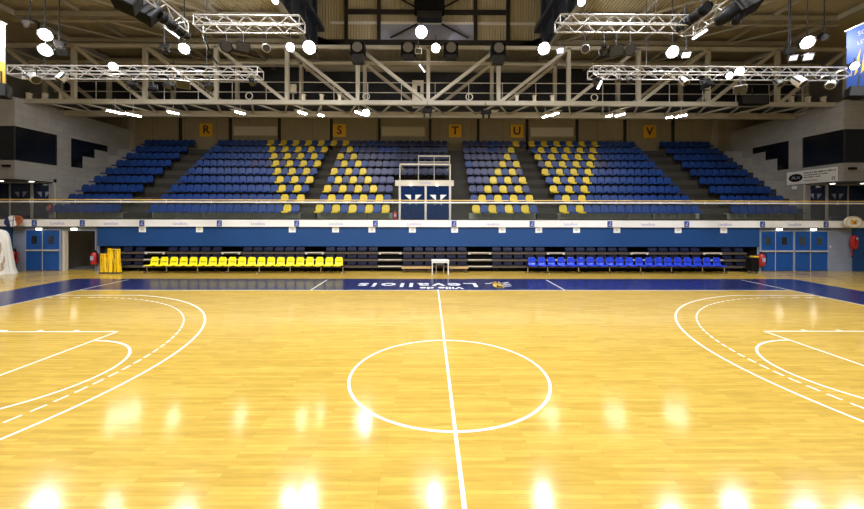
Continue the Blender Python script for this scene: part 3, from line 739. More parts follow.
MB().mm(-.42, .3, -.2, .2, .2, 1.7).build('case', 'cream_paint', wb); MB().mm(-.1, .1, -.21, -.2, .85, 1.35).build('dark_opening', 'black_plastic', wb)
MB().mm(-.42, .3, -.2, .2, .02, .2).build('plinth', 'cream_paint', wb)

# ------------------------------------------------------------------ fluorescent lamps under the truss
tube_spots = [(115, 113.6, 'first from left'), (133, 116.4, 'second from left, lower and longer'), (173, 114.0, 'third from left'), (240, 113.8, 'over the yellow seats by letter R'), (302, 113.6, 'left of letter S'),
              (321, 116, 'small one just left of letter S'), (358.6, 113.4, 'beside the bright spot right of letter S'), (545, 116.4, 'short one right of letter U'), (554, 114.0, 'right of letter U'), (609, 115.4, 'short one left of letter V'),
              (620, 114.4, 'left of letter V'), (669, 116.6, 'short one right of letter V'), (681, 115.2, 'right of letter V')]
for k, (u, v, lab) in enumerate(tube_spots):
    Zq = 21.0 if k not in (1, 5, 7, 9, 11) else 21.6
    L = .40 if k < 2 else .30 if k not in (5, 7, 9, 11) else .18
    r = empty('ceiling_tube_lamp', at(u, v, Zq), (R(62) if u < 430 else R(118)) ); tag(r, 'lit fluorescent lamp under the truss, %s' % lab, 'lamp', 'fluorescent lamps under the truss')
    MB().mm(-L, L, -.09, .09, .03, .09).build('housing', 'cream_paint', r)
    MB().mm(-L * .96, L * .96, -.06, .06, -.02, .03).build('tube', 'tube_light', r)
    MB().tube((0, 0, .09), (0, 0, max(.2, CB - .1 - r.location.z)), .012, 5).build('hanger', 'steel_dim', r)
    pd = bpy.data.lights.new('lamp_glow', 'POINT'); pd.energy = 9; pd.shadow_soft_size = .03; pd.color = (1, .9, .7)
    po = bpy.data.objects.new('lamp_glow', pd); COL.objects.link(po); po.parent = r; po.location = (0, .0, -.2)
dark_fix = [(427, 112.5, 'middle'), (486, 113.5, 'right of letter T')]
for u, v, lab in dark_fix:
    r = empty('ceiling_black_bracket', at(u, v, 21.2)); tag(r, 'unlit black fixture under the truss chord, %s' % lab, 'fixture')
    MB().mm(-.3, .3, -.1, .1, 0, .2).build('body', 'black_plastic', r); MB().mm(-.22, -.12, -.1, .1, -.25, 0).build('fork', 'black_plastic', r); MB().mm(.12, .22, -.1, .1, -.25, 0).build('fork', 'black_plastic', r)
    MB().tube((0, 0, .2), (0, .3, CB - .1 - r.location.z), .02, 5).build('hanger', 'black_plastic', r)

# ------------------------------------------------------------------ aluminium lighting trusses
def light_truss(p, q, w, h, label, m='alu', pitch=.72):
    p, q = Vector(p), Vector(q); d = q - p; L = d.length; ang = math.atan2(d.y, d.x)
    r = empty('hanging_light_truss', p, ang); tag(r, label, 'truss', 'aluminium lighting trusses')
    for y in (0, w):
        for z in (0, h): MB().tube((0, y, z), (L, y, z), .027, 8).build('chord', m, r)
    n = max(2, round(L / pitch))
    b = MB()
    for i in range(n):
        a, c = L * i / n, L * (i + 1) / n; mid = (a + c) / 2
        for y in (0, w): b.tube((a, y, 0), (mid, y, h), .014, 5); b.tube((mid, y, h), (c, y, 0), .014, 5)
        for z in (0, h): b.tube((a, 0, z), (c, w, z), .008, 5)
    for x in (0, L): 
        b.tube((x, 0, 0), (x, 0, h), .02, 5); b.tube((x, w, 0), (x, w, h), .02, 5); b.tube((x, 0, 0), (x, w, 0), .02, 5); b.tube((x, 0, h), (x, w, h), .02, 5)
    b.build('bracing', m, r)
    for x in ((L * .12, L * .78) if p.x < 0 else (L * .22, L * .78)):
        MB().tube((x, w / 2, h), (x, w / 2, BZ - p.z), .012, 5).build('hanging_cable', 'dark_grey', r)
    return r
Za = 14.2; za = ZZ(76, Za); zc = ZZ(73.6, Za)
light_truss((XX(7, Za), YD(Za), za), (XX(257, Za), YD(Za), za), .52, .33, 'long silver lighting truss at left, lower of the two')
light_truss((XX(593, Za), YD(Za), zc), (XX(851, Za), YD(Za), zc), .52, .33, 'long silver lighting truss at right, lower of the two')
Zb = 11.9; zb = ZZ(26.4, Zb); zd = ZZ(23.6, Zb)
light_truss((XX(193, Zb), YD(Zb), zb), (XX(299, Zb), YD(Zb), zb), .52, .33, 'bright short lighting truss at upper left, beside the dark lantern')
light_truss((XX(560, Zb), YD(Zb), zd), (XX(688, Zb), YD(Zb), zd), .52, .33, 'bright short lighting truss at upper right, beside the dark lantern')
light_truss((XX(193, Zb) - .5, YD(7.5), zb), (XX(193, Zb) - .5, YD(12.4), zb), .5, .36, 'silver lighting truss running towards the viewer at upper left')
light_truss((XX(686, Zb) + .6, YD(7.5), zb), (XX(686, Zb) + .6, YD(12.4), zb), .5, .36, 'silver lighting truss running towards the viewer at upper right')

# ------------------------------------------------------------------ lamps, spotlights, loudspeakers
def fixture(u, v, Z, size, style, lit, aim, label, group, energy=0, up_len=.3, cone=95, m='black_plastic', blend=.6):
    P = at(u, v, Z); A = Vector(aim) - Vector((0, 9 if energy else 0, 0))
    q = (A - P).to_track_quat('-Z', 'Y')
    r = empty('spotlight' if style != 'flood' else 'floodlight_spot', P, q=q); tag(r, label, 'spotlight' if style != 'flood' else 'floodlight', group)
    s = size
    if style == 'flood':
        b = MB()
        b.prism([(-.5 * s, -.4 * s, 0), (.5 * s, -.4 * s, 0), (.5 * s, .4 * s, 0), (-.5 * s, .4 * s, 0)], (0, 0, .12 * s))
        b.prism([(-.32 * s, -.25 * s, .12 * s), (.32 * s, -.25 * s, .12 * s), (.32 * s, .25 * s, .12 * s), (-.32 * s, .25 * s, .12 * s)], (0, 0, .25 * s))
        b.build('housing', m, r)
        if lit in ('lamp_hot', 'lamp_mid'):
            MB().lathe([(.46 * s, -.014), (.48 * s, .004)], n=20).build('lens', lit, r); MB().lathe([(.47 * s, -.03), (.54 * s, -.03), (.54 * s, .03), (.47 * s, .03), (.47 * s, -.03)], n=20, cap=False).build('rim', 'dark_grey', r)
        else: MB().mm(-.44 * s, .44 * s, -.34 * s, .34 * s, -.012, .004).build('lens', lit or 'lens_dark', r)
        b = MB(); b.mm(-.56 * s, -.5 * s, -.04, .04, .05 * s, .55 * s); b.mm(.5 * s, .56 * s, -.04, .04, .05 * s, .55 * s); b.mm(-.56 * s, .56 * s, -.04, .04, .5 * s, .55 * s); b.build('yoke', 'dark_grey', r)
    else:
        L = 1.0 * s if style == 'can' else .7 * s
        MB().lathe([(.40 * s, 0), (.42 * s, .03 * s), (.40 * s, L * .6), (.28 * s, L * .9), (.16 * s, L)], n=14).build('can', m, r, True)
        MB().lathe([(.34 * s, -.012), (.36 * s, .01)], n=14).build('lens', lit or 'lens_dark', r)
        b = MB(); b.mm(-.5 * s, -.44 * s, -.03, .03, .1 * s, .9 * s); b.mm(.44 * s, .5 * s, -.03, .03, .1 * s, .9 * s); b.mm(-.5 * s, .5 * s, -.03, .03, .86 * s, .92 * s); b.build('yoke', 'dark_grey', r)
        if style == 'barn':
            b = MB()
            for k in range(4):
                a = k * math.pi / 2; rot = Matrix.Rotation(a, 3, 'Z') @ Matrix.Rotation(R(-25), 3, 'X'); b.box(Matrix.Rotation(a, 3, 'Z') @ Vector((0, .46 * s, -.15 * s)), (.6 * s, .02, .32 * s), rot)
            b.build('barn_doors', 'black_plastic', r)
    # upright clamp pole to the truss above
    iq = q.inverted()
    a = iq @ Vector((0, 0, .25 * s)); c = iq @ Vector((0, 0, up_len + .3 * s))
    MB().tube(a, c, .022, 6).build('clamp', 'dark_grey', r)
    if energy:
        ld = bpy.data.lights.new('lamp', 'SPOT'); ld.energy = energy; ld.spot_size = R(cone); ld.spot_blend = blend; ld.shadow_soft_size = .04; ld.color = (1, .97, .95)
        lo = bpy.data.objects.new('lamp', ld); COL.objects.link(lo); lo.parent = r; lo.location = (0, 0, -.05)
        pd = bpy.data.lights.new('added_fill', 'POINT'); pd.energy = energy * (.05 if up_len <= .2 else .62); pd.shadow_soft_size = .03; pd.color = (1, .97, .93)  # added point light, brightens roof and trusses around the lamp
        po = bpy.data.objects.new('added_fill', pd); COL.objects.link(po); po.parent = r; po.location = (0, 0, -.35)
    return r
GL = 'lit floodlights over the court'; GD = 'unlit stage lights in the roof'
EN = 320
C = lambda x, y: (x, y, 0)
fixture(45, 37, 16.2, .50, 'flood', 'lamp_hot', C(-9, 1), 'lit floodlight at far left, upper of the bright pair', GL, EN, 5)
fixture(45, 52.3, 16.2, .50, 'flood', 'lamp_hot', C(-11, 4), 'lit floodlight at far left, lower of the bright pair', GL, EN, .25)
fixture(113, 68, 14.3, .32, 'flood', 'lamp_hot', C(-8, 3), 'lit floodlight on the lower left lighting truss', GL, EN * .5, .1)
fixture(184, 50, 14.8, .40, 'flood', 'lamp_hot', C(-5, 2), 'lit floodlight just below the black rolled drape at left', GL, EN, 2)
fixture(290, 48, 18.2, .42, 'flood', 'lamp_hot', C(-4, 1), 'lit floodlight left of the lantern, smaller of the two', GL, EN * .5, .5)
fixture(309, 48, 18.0, .62, 'flood', 'lamp_hot', C(-3, 0), 'large lit floodlight at the left lantern corner', GL, EN, .5)
fixture(421, 32, 25.6, .85, 'flood', 'lamp_hot', C(0, 3), 'lit floodlight inside the lantern lattice', GL, EN * .5, .6)
fixture(435.5, 48, 18.5, .44, 'flood', 'lamp_hot', C(0, 1), 'lit floodlight in the middle, just under the lantern lattice', GL, EN, .5)
fixture(543.5, 48, 18.2, .58, 'flood', 'lamp_hot', C(4, 0), 'large lit floodlight at the right lantern corner', GL, EN, .5)
fixture(672, 50.5, 14.8, .46, 'flood', 'lamp_hot', C(7, 2), 'lit floodlight below the black rolled drape at right, brighter one', GL, EN, 2)
fixture(686, 53.5, 14.9, .34, 'flood', 'lamp_soft', C(8, 0), 'dim rectangular floodlight right of the brighter one by the rolled drape', GL, 0, 2)
fixture(739, 69.5, 14.3, .34, 'flood', 'lamp_hot', C(9, 3), 'lit floodlight on the lower right lighting truss, upper one', GL, EN * .5, .1)
fixture(729, 74, 14.1, .26, 'flood', 'lamp_mid', C(9, 1), 'lit floodlight on the lower right lighting truss, lower one', GL, EN * .3, .2)
fixture(807, 40.3, 15.8, .52, 'flood', 'lamp_hot', C(11, 2), 'lit floodlight in the cluster at upper right', GL, EN, 5)
fixture(854, 63.5, 13.7, .30, 'flood', 'lamp_hot', C(13, 3), 'lit floodlight in front of the blue banner', GL, EN * .6, .2)
fixture(366, 113, 20.6, .42, 'flood', 'lamp_hot', C(-2, 6), 'bright floodlight under the truss chord right of letter S', GL, EN * .3, .3)
fixture(275, 1.5, 19, .34, 'flood', 'lamp_mid', C(-6, 0), 'lit floodlight at the top edge left of the lantern', GL, EN * .5, .3)
fixture(581, 1, 19, .40, 'flood', 'lamp_mid', C(6, 0), 'lit floodlight at the top edge right of the lantern', GL, EN * .5, .3)
# unlit
fixture(30, 27, 16.2, .5, 'flood', None, C(-12, 0), 'unlit dark floodlight at far left, above the bright pair', GD, 0, 3)
fixture(59, 46, 16.2, .36, 'flood', None, C(-10, -3), 'unlit grey floodlight right of the bright pair, upper', GD, 0, 2, m='dark_grey')
fixture(62, 54.5, 16.0, .36, 'flood', 'lamp_soft' if 0 else None, C(-10, -3), 'unlit grey floodlight right of the bright pair, lower', GD, 0, .15, m='dark_grey')
fixture(36, 82, 14.0, .42, 'can', None, C(-4, 4), 'silver spotlight can hanging first from left on the left truss', GD, 0, .3, m='alu')
fixture(59, 82, 14.2, .38, 'can', None, C(-18, 4), 'silver spotlight can hanging second from left on the left truss', GD, 0, .3, m='alu_plain')
fixture(131, 87, 14.2, .30, 'barn', None, C(-10, 2), 'black spotlight with barn doors, third on the left truss', GD, 0, .35)
fixture(153, 91, 14.2, .30, 'barn', None, C(-8, 4), 'black spotlight, fourth on the left truss', GD, 0, .4)
fixture(168, 88, 14.4, .34, 'barn', None, C(-8, 0), 'dark olive spotlight, fifth on the left truss', GD, 0, .4, m='dark_grey')
fixture(183, 86, 14.4, .46, 'flood', None, C(-7, 2), 'grey square floodlight under the left truss', GD, 0, .3, m='grey_plastic')
fixture(209, 89, 14.4, .30, 'barn', None, C(-6, 2), 'dark spotlight near the right end of the left truss', GD, 0, .4)
fixture(252, 85, 14.4, .28, 'can', None, C(-5, 2), 'small black spotlight at the right end of the left truss', GD, 0, .3)
fixture(226, 48, 14.3, .55, 'can', None, EYE, 'dark round spotlight facing the viewer, leftmost above the left truss end', GD, 0, .7)
fixture(243, 48, 14.4, .48, 'flood', None, EYE, 'black square light above the left truss end', GD, 0, .6)
fixture(266, 49, 14.2, .40, 'can', None, EYE, 'silver backed spotlight with dark lens under the bright upper left truss', GD, 0, .8, m='alu')
fixture(164, 50, 14.8, .36, 'barn', None, C(-9, 1), 'dark spotlight beside the lit floodlight under the left drape', GD, 0, 1)
fixture(585, 48, 14.2, .42, 'can', None, EYE, 'silver backed spotlight with dark lens under the bright upper right truss', GD, 0, .8, m='alu')
fixture(604, 50, 14.3, .40, 'barn', None, EYE, 'black spotlight, second under the bright upper right truss', GD, 0, .6)
fixture(616, 50, 14.4, .52, 'flood', None, EYE, 'black square light in the right cluster above the lower truss', GD, 0, .6)
fixture(630, 49, 14.3, .52, 'can', None, EYE, 'dark round spotlight facing the viewer, above the right truss', GD, 0, .7)
fixture(597, 83, 14.4, .34, 'can', None, C(4, 2), 'small black spotlight at the left end of the right truss', GD, 0, .3)
fixture(618, 80, 14.5, .22, 'can', None, C(5, 2), 'tiny grey spotlight, second from left on the right truss', GD, 0, .2, m='grey_plastic')
fixture(630, 80, 14.5, .24, 'can', None, C(8, 2), 'tiny grey spotlight, third from left on the right truss', GD, 0, .2, m='grey_plastic')
fixture(686, 82, 14.3, .34, 'can', None, C(12, 2), 'pale spotlight in the middle of the right truss', GD, 0, .3, m='alu_plain')
fixture(707, 84, 14.3, .40, 'barn', None, C(10, 3), 'dark spotlight with barn doors in the middle of the right truss', GD, 0, .3)
fixture(740, 88, 14.3, .42, 'flood', None, C(8, 2), 'grey square floodlight hanging under the two lit lamps at right', GD, 0, .5, m='grey_plastic')
fixture(780, 83, 14.3, .32, 'can', None, C(16, 2), 'grey spotlight under the right truss, left of the white can', GD, 0, .3, m='grey_plastic')
fixture(803, 82, 14.1, .46, 'can', None, C(18, 1), 'white spotlight can under the right truss', GD, 0, .3, m='white_paint')
fixture(830, 84, 14.1, .36, 'can', None, C(7, 2), 'silver spotlight near the right end of the right truss', GD, 0, .3, m='alu_plain')
fixture(824, 35, 16.0, .40, 'can', None, C(9, -2), 'unlit round spotlight right of the bright lamp at upper right', GD, 0, 4)
fixture(790, 48.5, 15.8, .40, 'flood', None, C(10, -2), 'unlit floodlight lower left of the bright lamp at upper right', GD, 0, 4)
fixture(793, 56, 15.8, .32, 'flood', 'lamp_soft', C(11, -3), 'faintly glowing small floodlight below the unlit one at upper right', GD, 0, .1)
fixture(808, 55, 15.8, .38, 'flood', 'lamp_soft', C(11, -3), 'pale glowing floodlight directly below the bright lamp at upper right', GD, 0, .1)
fixture(418, 51, 18.4, .34, 'flood', None, EYE, 'cream box lamp left of the lit floodlight in the middle', GD, 0, .4, m='cream_paint')
fixture(560, 50, 18.3, .36, 'flood', 'banner_white', EYE, 'white faced floodlight right of the right lantern corner lamp', GD, 0, .4, m='dark_grey')

# four dark projector speakers on the truss top chord
for u, lab in ((358, 'leftmost'), (408, 'second from left'), (450.5, 'third from left'), (497.5, 'rightmost')):
    r = empty('hanging_loudspeaker', at(u, 50, 21.5)); tag(r, '%s of four dark loudspeakers on the truss top chord' % lab, 'loudspeaker', 'loudspeakers on the truss top chord')
    MB().mm(-.42, .42, -.3, .2, -.36, .3).build('cabinet', 'black_plastic', r)
    MB().lathe([(.27, 0), (.30, .03), (.18, -.02)][:2], (0, -.33, .0), 16, Matrix.Rotation(R(90), 3, 'X')).build('cone', 'grey_plastic', r)
    MB().mm(-.34, .34, -.25, .15, -.85 if u in (358, 497.5) else -.6, -.36).build('lower_cabinet', 'dark_grey', r)
    MB().tube((0, .1, .3), (0, .4, .55), .03, 6).build('clamp', 'dark_grey', r)
# hanging white strip lamps
for (u0, v0, Z0), (u1, v1, Z1q), lab in (((165, 28.5, 13.2), (178, 38, 14.2), 'thin white strip lamp below the black rolled drape at left'), ((693, 37, 14.2), (706, 28.5, 13.2), 'thin white strip lamp below the black rolled drape at right'),
                                         ((419, 64.5, 21.4), (424.5, 72, 21.4), 'short white strip lamp beside the middle truss upright'), ((597.5, 88, 14.2), (601, 80.5, 14.2), 'short white strip lamp on the spotlight at the right truss end')):
    p, q = at(u0, v0, Z0), at(u1, v1, Z1q); r = empty('hanging_strip_lamp', p); tag(r, lab, 'lamp')
    MB().tube((0, 0, 0), q - p, .05, 8).build('tube', 'lamp_strip', r)
    MB().tube((0, 0, .05), (q - p) + Vector((0, 0, .05)), .03, 6).build('batten', 'dark_grey', r)
    MB().tube((q - p) / 2, (q - p) / 2 + Vector((0, 0, .9)), .012, 5).build('hanger', 'dark_grey', r)
# black rolled drapes along the receding trusses
for s, lab in ((-1, 'left'), (1, 'right')):
    x = XX(193, Zb) - .3 if s < 0 else XX(686, Zb) + .3
    xx = x + (.05 if s < 0 else 0)
    if s < 0: p, q = at(186, 37, 12.6), at(157, 15, 11.1)
    else: p, q = at(679, 27, 12.4), at(708, 4, 11.0)
    r = empty('hanging_rolled_drape', p); tag(r, 'long black rolled drape hanging under the %s receding truss' % lab, 'drape', 'black rolled drapes')
    d = q - p; b = MB(); n = 9
    for i in range(n): b.tube(d * (i / n), d * ((i + 1) / n), .155 + .012 * (i % 2), 12, .165 - .012 * (i % 2))
    b.build('roll', 'black_plastic', r)
    for t in (.2, .5, .8): MB().lathe([(.185, -.04), (.185, .04)], d * t, 12, d.to_track_quat('Z', 'Y').to_matrix()).build('strap', 'dark_grey', r)
    for t in (.2, .8): MB().tube(d * t, d * t + Vector((0, 0, .6)), .012, 5).build('hanger', 'dark_grey', r)
# big speakers top left, top right
def speaker(u, v, Z, w, h, dpt, rot, lab):
    r = empty('hanging_loudspeaker', at(u, v, Z)); r.rotation_euler = rot; tag(r, lab, 'loudspeaker', 'black loudspeakers hanging near the roof')
    b = MB(); b.prism([(-w / 2, -dpt / 2, -h / 2), (w / 2, -dpt / 2, -h / 2), (w * .4, dpt / 2, -h / 2), (-w * .4, dpt / 2, -h / 2)], (0, 0, h)); b.build('cabinet', 'black_plastic', r, bevel=.02)
    MB().mm(-w * .44, w * .44, -dpt / 2 - .015, -dpt / 2, -h * .44, h * .44).build('grille', 'dark_grey', r)
    MB().tube((0, 0, h / 2), (0, 0, h / 2 + .5), .03, 6).build('bracket', 'dark_grey', r)
    return r
speaker(147, 14, 11, .62, .55, .45, (R(-20), R(28), R(20)), 'tilted black loudspeaker at upper left, lower of the pair')
speaker(127, 3, 9.9, .60, .5, .45, (R(-20), R(20), R(20)), 'tilted black loudspeaker at upper left, upper of the pair')
speaker(745, 3, 10.2, .60, .45, .45, (R(-10), R(-25), R(-20)), 'black loudspeaker cut by the top edge at upper right')
r = empty('spotlight', at(727, 13, 10.2)); r.rotation_euler = (R(10), R(52), 0); tag(r, 'black teardrop shaped spotlight hanging beside the upper right loudspeaker', 'spotlight')
MB().lathe([(.05, -.36), (.15, -.28), (.18, 0), (.15, .2), (.08, .3)], n=14).build('can', 'black_plastic', r, True); MB().mm(-.2, .2, -.03, .03, -.05, .4).build('yoke', 'dark_grey', r)
r = empty('spotlight', at(738, 14, 10.2)); r.rotation_euler = (R(10), R(20), 0); tag(r, 'black stubby spotlight just right of the teardrop shaped one', 'spotlight')
MB().lathe([(.06, -.25), (.11, -.2), (.12, .1), (.06, .2)], n=14).build('can', 'black_plastic', r, True); MB().mm(-.14, .14, -.03, .03, -.05, .3).build('yoke', 'dark_grey', r)
speaker(856, 91, 13.6, .62, .38, .5, (0, R(8), R(-25)), 'black loudspeaker below the blue banner at right edge')
speaker(1, 93, 14.0, .5, .5, .5, (0, 0, R(25)), 'black loudspeaker below the yellow and white banner at left edge')
speaker(752, 99, 21.6, 1.7, .55, .4, (0, 0, 0), 'wide dark loudspeaker bar in front of the truss chord at right')
cb = MB(); pts = [at(200, 28, 12.3), at(205, 42, 13), at(211, 56, 13.6), at(217, 65, 14.2)]; cb.path(pts, .03, 6); o = cb.build('hanging_cable', 'black_plastic'); tag(o, 'black cable sagging between the two left lighting trusses', 'cable')

# banners
bn = empty('hanging_banner', (XX(846.5, 14.9), YD(14.9), ZZ(98, 14.9))); tag(bn, 'blue banner with yellow plant motif and white text at right edge', 'banner')
H = ZZ(28, 14.9) - ZZ(98, 14.9)
MB().mm(-.012, .012, -3.2, 0, .12, H).build('cloth', 'banner_blue', bn)
MB().tube((0, -3.25, H), (0, .05, H), .03).build('top_pole', 'alu_plain', bn); MB().mm(-.014, .014, -3.2, 0, .0, .12).build('white_hem', 'banner_white', bn)
text('lettering', 'SCBV LEVALLOIS', .26, 'banner_white', bn, (-.016, -1.35, H - .35), SIDE, .004)
text('lettering', 'LEVALLOIS', .22, 'banner_white', bn, (-.016, -.9, H - .72), SIDE, .004)
b = MB()
for k in range(6):
    y = -.28 - .22 * k; b.prism([(-.016, y, .9), (-.016, y - .1, 1.0), (-.016, y - .22, 1.9 - .05 * k), (-.016, y - .10, 1.6)], (-.004, 0, 0)); b.prism([(-.016, y, 1.15), (-.016, y + .14, 1.5), (-.016, y + .03, 1.42)], (-.004, 0, 0))
b.build('plant_motif', 'banner_yellow', bn)
bn = empty('hanging_banner', (XX(4.8, 14.9), YD(14.9), ZZ(88, 14.9))); tag(bn, 'white and yellow banner at left edge', 'banner')
H = ZZ(26, 14.9) - ZZ(88, 14.9)
MB().mm(-.012, .012, -3.2, 0, .95, H).build('cloth', 'banner_white', bn); MB().mm(-.012, .012, -3.2, 0, 0, .95).build('yellow_hem', 'banner_yellow', bn)
MB().tube((0, -3.25, H), (0, .05, H), .03).build('top_pole', 'alu_plain', bn)
b = MB(); b.mm(.012, .016, -.22, -.06, 1.75, 1.8); b.mm(.012, .016, -.22, -.17, 1.55, 1.8); b.mm(.012, .016, -.22, -.06, 1.5, 1.55); b.build('printed_mark', 'purple_ink', bn)

# added unseen floodlights in rows over the near court, to brighten floor and fascia
k = 0
rows = (('first', 4.0), ('second', -1.5), ('third', -7.0), ('fourth', -13.0))
for rn, y in rows:
    for j, x in enumerate((-14, -7, 0, 7, 14)):
        P = Vector((x, y, 12.6)); r = empty('floodlight_spot', P); tag(r, 'added unseen court floodlight, number %d from left in the %s overhead row' % (j + 1, rn), 'floodlight', 'added overhead fill floodlights')
        MB().lathe([(.36, 0), (.36, .06), (.2, .3), (.1, .4)], n=14).build('reflector', 'alu_plain', r, True); MB().lathe([(.30, -.01), (.3, .01)], n=14).build('lens', 'lamp_mid', r)
        hg = Matrix.Rotation(R(-(26 if y > -5 else 18)), 3, 'X'); hz_ = RZ - 12.6 if abs(x) > 8.6 else 19.6 - 12.6
        MB().tube((0, 0, .38), hg @ Vector((0, -.25, hz_)), .02, 5).build('hanger', 'dark_grey', r)
        ld = bpy.data.lights.new('lamp', 'SPOT'); ld.energy = 2350 if y < 0 else 2600; ld.spot_size = R(125); ld.spot_blend = .8; ld.shadow_soft_size = .3; ld.color = (.95, .97, 1)
        lo = bpy.data.objects.new('lamp', ld); COL.objects.link(lo); lo.parent = r; lo.location = (0, 0, -.05)
        r.rotation_euler = (R(26 if y > -5 else 18), 0, R(-14 if x > 8 else 14 if x < -8 else 0))

# ------------------------------------------------------------------ telescopic bleachers (folded)
ZBL = 18.85
banks = [(105, 143, 164), (164, 220, 240), (240, 304, 324), (324, 378, 402), (402, 468, 492), (492, 547, 566), (566, 631, 650), (650, 704, 724), (724, 749, None)]
blab = ['far left, behind the yellow barrier', 'second from left, behind the yellow chairs', 'third from left, behind the yellow chairs', 'fourth from left, ending the yellow chairs',
        'in the middle, behind the small white table', 'left of the blue chairs', 'sixth from left, behind the blue chairs', 'second from right, behind the blue chairs', 'far right, beside the blue doors']
tiers = (.265, .60, .96)
def fold_seat():
    b = MB(); b.prism([(-.22, 0, .04), (.22, 0, .04), (.23, .02, .20), (.19, .03, .25), (-.19, .03, .25), (-.23, .02, .20)], (0, .06, 0)); b.mm(-.2, .2, -.03, .0, .05, .15); return b.mesh('folded_seat', 'fold_navy')
FS = fold_seat()
for (u0, u1, u2), lab in zip(banks, blab):
    x0, x1 = XX(u0, ZBL), XX(u1, ZBL); x2 = XX(u2, ZBL) if u2 else None
    r = empty('telescopic_bleacher', (x0, YD(ZBL), 0)); tag(r, 'folded bleacher bank with dark navy seats, %s' % lab, 'bleacher', 'folded bleacher banks under the balcony')
    w = x1 - x0
    for t, z in enumerate(tiers):
        dy = .06 * t
        MB().mm(0.01, w - .01, dy, .9 + dy, z - .055, z + .045).build('deck', 'deck_brown', r)
        n = max(2, int(w / .5))
        for i in range(n):
            o = bpy.data.objects.new('folded_seat', FS); COL.objects.link(o); o.parent = r; o.location = (w * (i + .5) / n, dy + .12, z + .045)
    b = MB(); b.mm(.01, w - .01, .35, .95, 0, 1.0); b.mm(.0, .05, .1, .9, 0, .3); b.mm(w - .05, w, .1, .9, 0, .3)
    b.build('understructure', 'black_plastic', r)
    for x in (.3, w - .3): MB().tube((x - .03, .1, .055), (x + .03, .1, .055), .055, 10).build('castor', 'dark_grey', r)
    if x2:
        a = w + .01; c = x2 - x0 - .01
        for t, z in enumerate(tiers):
            MB().mm(a, c, -.02 + .06 * t, .9, z - .055, z + .035).build('aisle_step', 'deck_brown', r)
            MB().mm(a, c, -.035 + .06 * t, -.02 + .06 * t, z + .0, z + .05).build('step_edge', 'cream_paint', r)['label'] = 'pale edge strip'
            if t == 2:
                for xx in (a + .08, c - .08): MB().mm(xx - .05, xx + .05, -.04 + .06 * t, -.02 + .06 * t, z - .06, z + .05).build('step_clip', 'cream_paint', r)
        MB().mm(a, c, .3, .9, 0, .85).build('aisle_body', 'black_plastic', r)

# ------------------------------------------------------------------ rows of chairs on beams
def chair_shell(m):
    b = MB()
    # curved shell from side profile (y back positive), swept across x with rounded edges
    prof = [(-.23, .40), (-.20, .425), (-.05, .41), (.10, .405), (.16, .44), (.19, .55), (.21, .66), (.225, .77), (.23, .80)]
    W = [.19, .225, .235, .225, .20, .195, .19, .17, .11]
    vs = []; nx = 6
    for (y, z), wd in zip(prof, W):
        for i in range(nx + 1):
            t = -1 + 2 * i / nx; e = t * t
            vs.append((t * wd, y - (.03 * e if z > .5 else 0), z + (.02 * e if z < .5 else 0)))
    fs = []
    k = nx + 1
    for a in range(len(prof) - 1):
        for i in range(nx): fs.append((a * k + i, a * k + i + 1, (a + 1) * k + i + 1, (a + 1) * k + i))
    b.add(vs, fs)
    me = b.mesh('seat_shell', m, True)
    return me
def bench(u0, u1, n, m, label, flip=False):
    Zc = 18.3; x0, x1 = XX(u0, Zc), XX(u1, Zc); w = x1 - x0
    r = empty('beam_seat_row', (x0, YD(Zc), 0)); tag(r, label, 'bench')
    me = chair_shell(m)
    pitch = w / n
    slot = MB().mm(-.13, .13, .175, .185, .545, .575).mesh('back_slot', 'dark_grey')
    for i in range(n):
        o = bpy.data.objects.new('seat_shell', me); COL.objects.link(o); o.parent = r; o.location = ((i + .5) * pitch, 0, 0)
        md = o.modifiers.new('solid', 'SOLIDIFY'); md.thickness = .018
        q = bpy.data.objects.new('back_slot', slot); COL.objects.link(q); q.parent = o
    MB().mm(-.05, w + .05, -.03, .05, .33, .385).build('beam', 'dark_grey', r)
    legs = [-.0, pitch * 2] + [pitch * (2 + 3.15 * k) for k in range(1, 6)] + [w]
    for x in legs:
        l = MB(); l.tube((x, .01, .34), (x, .01, .10), .026, 8); l.bar((x, -.22, .035), (x, .01, .12), .045); l.bar((x, .24, .035), (x, .01, .12), .045); l.tube((x, -.22, .0), (x, -.22, .035), .03, 8); l.tube((x, .24, .0), (x, .24, .035), .03, 8)
        l.build('leg', 'chrome', r)
    return r
bench(147, 343, 20, 'chair_yellow', 'long row of twenty bright yellow chairs on a shared beam')
bench(528, 724.5, 20, 'chair_blue', 'long row of twenty royal blue chairs on a shared beam')

# ------------------------------------------------------------------ small table, grey chair, wooden bench
Zt = 18.1
tb = empty('table', (XX(440.3, Zt), YD(Zt), 0)); tag(tb, 'small white table with thin legs between the yellow and blue chairs', 'table')
MB().mm(-.44, .44, -.3, .3, .68, .72).build('tabletop', 'white_paint', tb, bevel=.008)
MB().mm(-.40, .40, -.27, -.25, .60, .68).build('apron', 'white_paint', tb)
for x in (-.40, .40):
    for y in (-.26, .26): MB().tube((x, y, 0), (x, y, .68), .024, 8).build('leg', 'white_paint', tb)
ch = empty('plastic_chair', (XX(440, 18.45), YD(18.42), 0)); tag(ch, 'grey chair tucked behind the small white table', 'chair')
MB().mm(-.22, .22, -.2, .2, .40, .44).build('seat', 'grey_plastic', ch, bevel=.015); b = MB(); b.prism([(-.22, .19, .42), (.22, .19, .42), (.2, .22, .66), (-.2, .22, .66)], (0, .03, 0)); b.build('backrest', 'grey_plastic', ch)
for x in (-.19, .19):
    for y in (-.17, .17): MB().tube((x, y, 0), (x, y, .41), .015, 6).build('leg', 'alu_plain', ch)
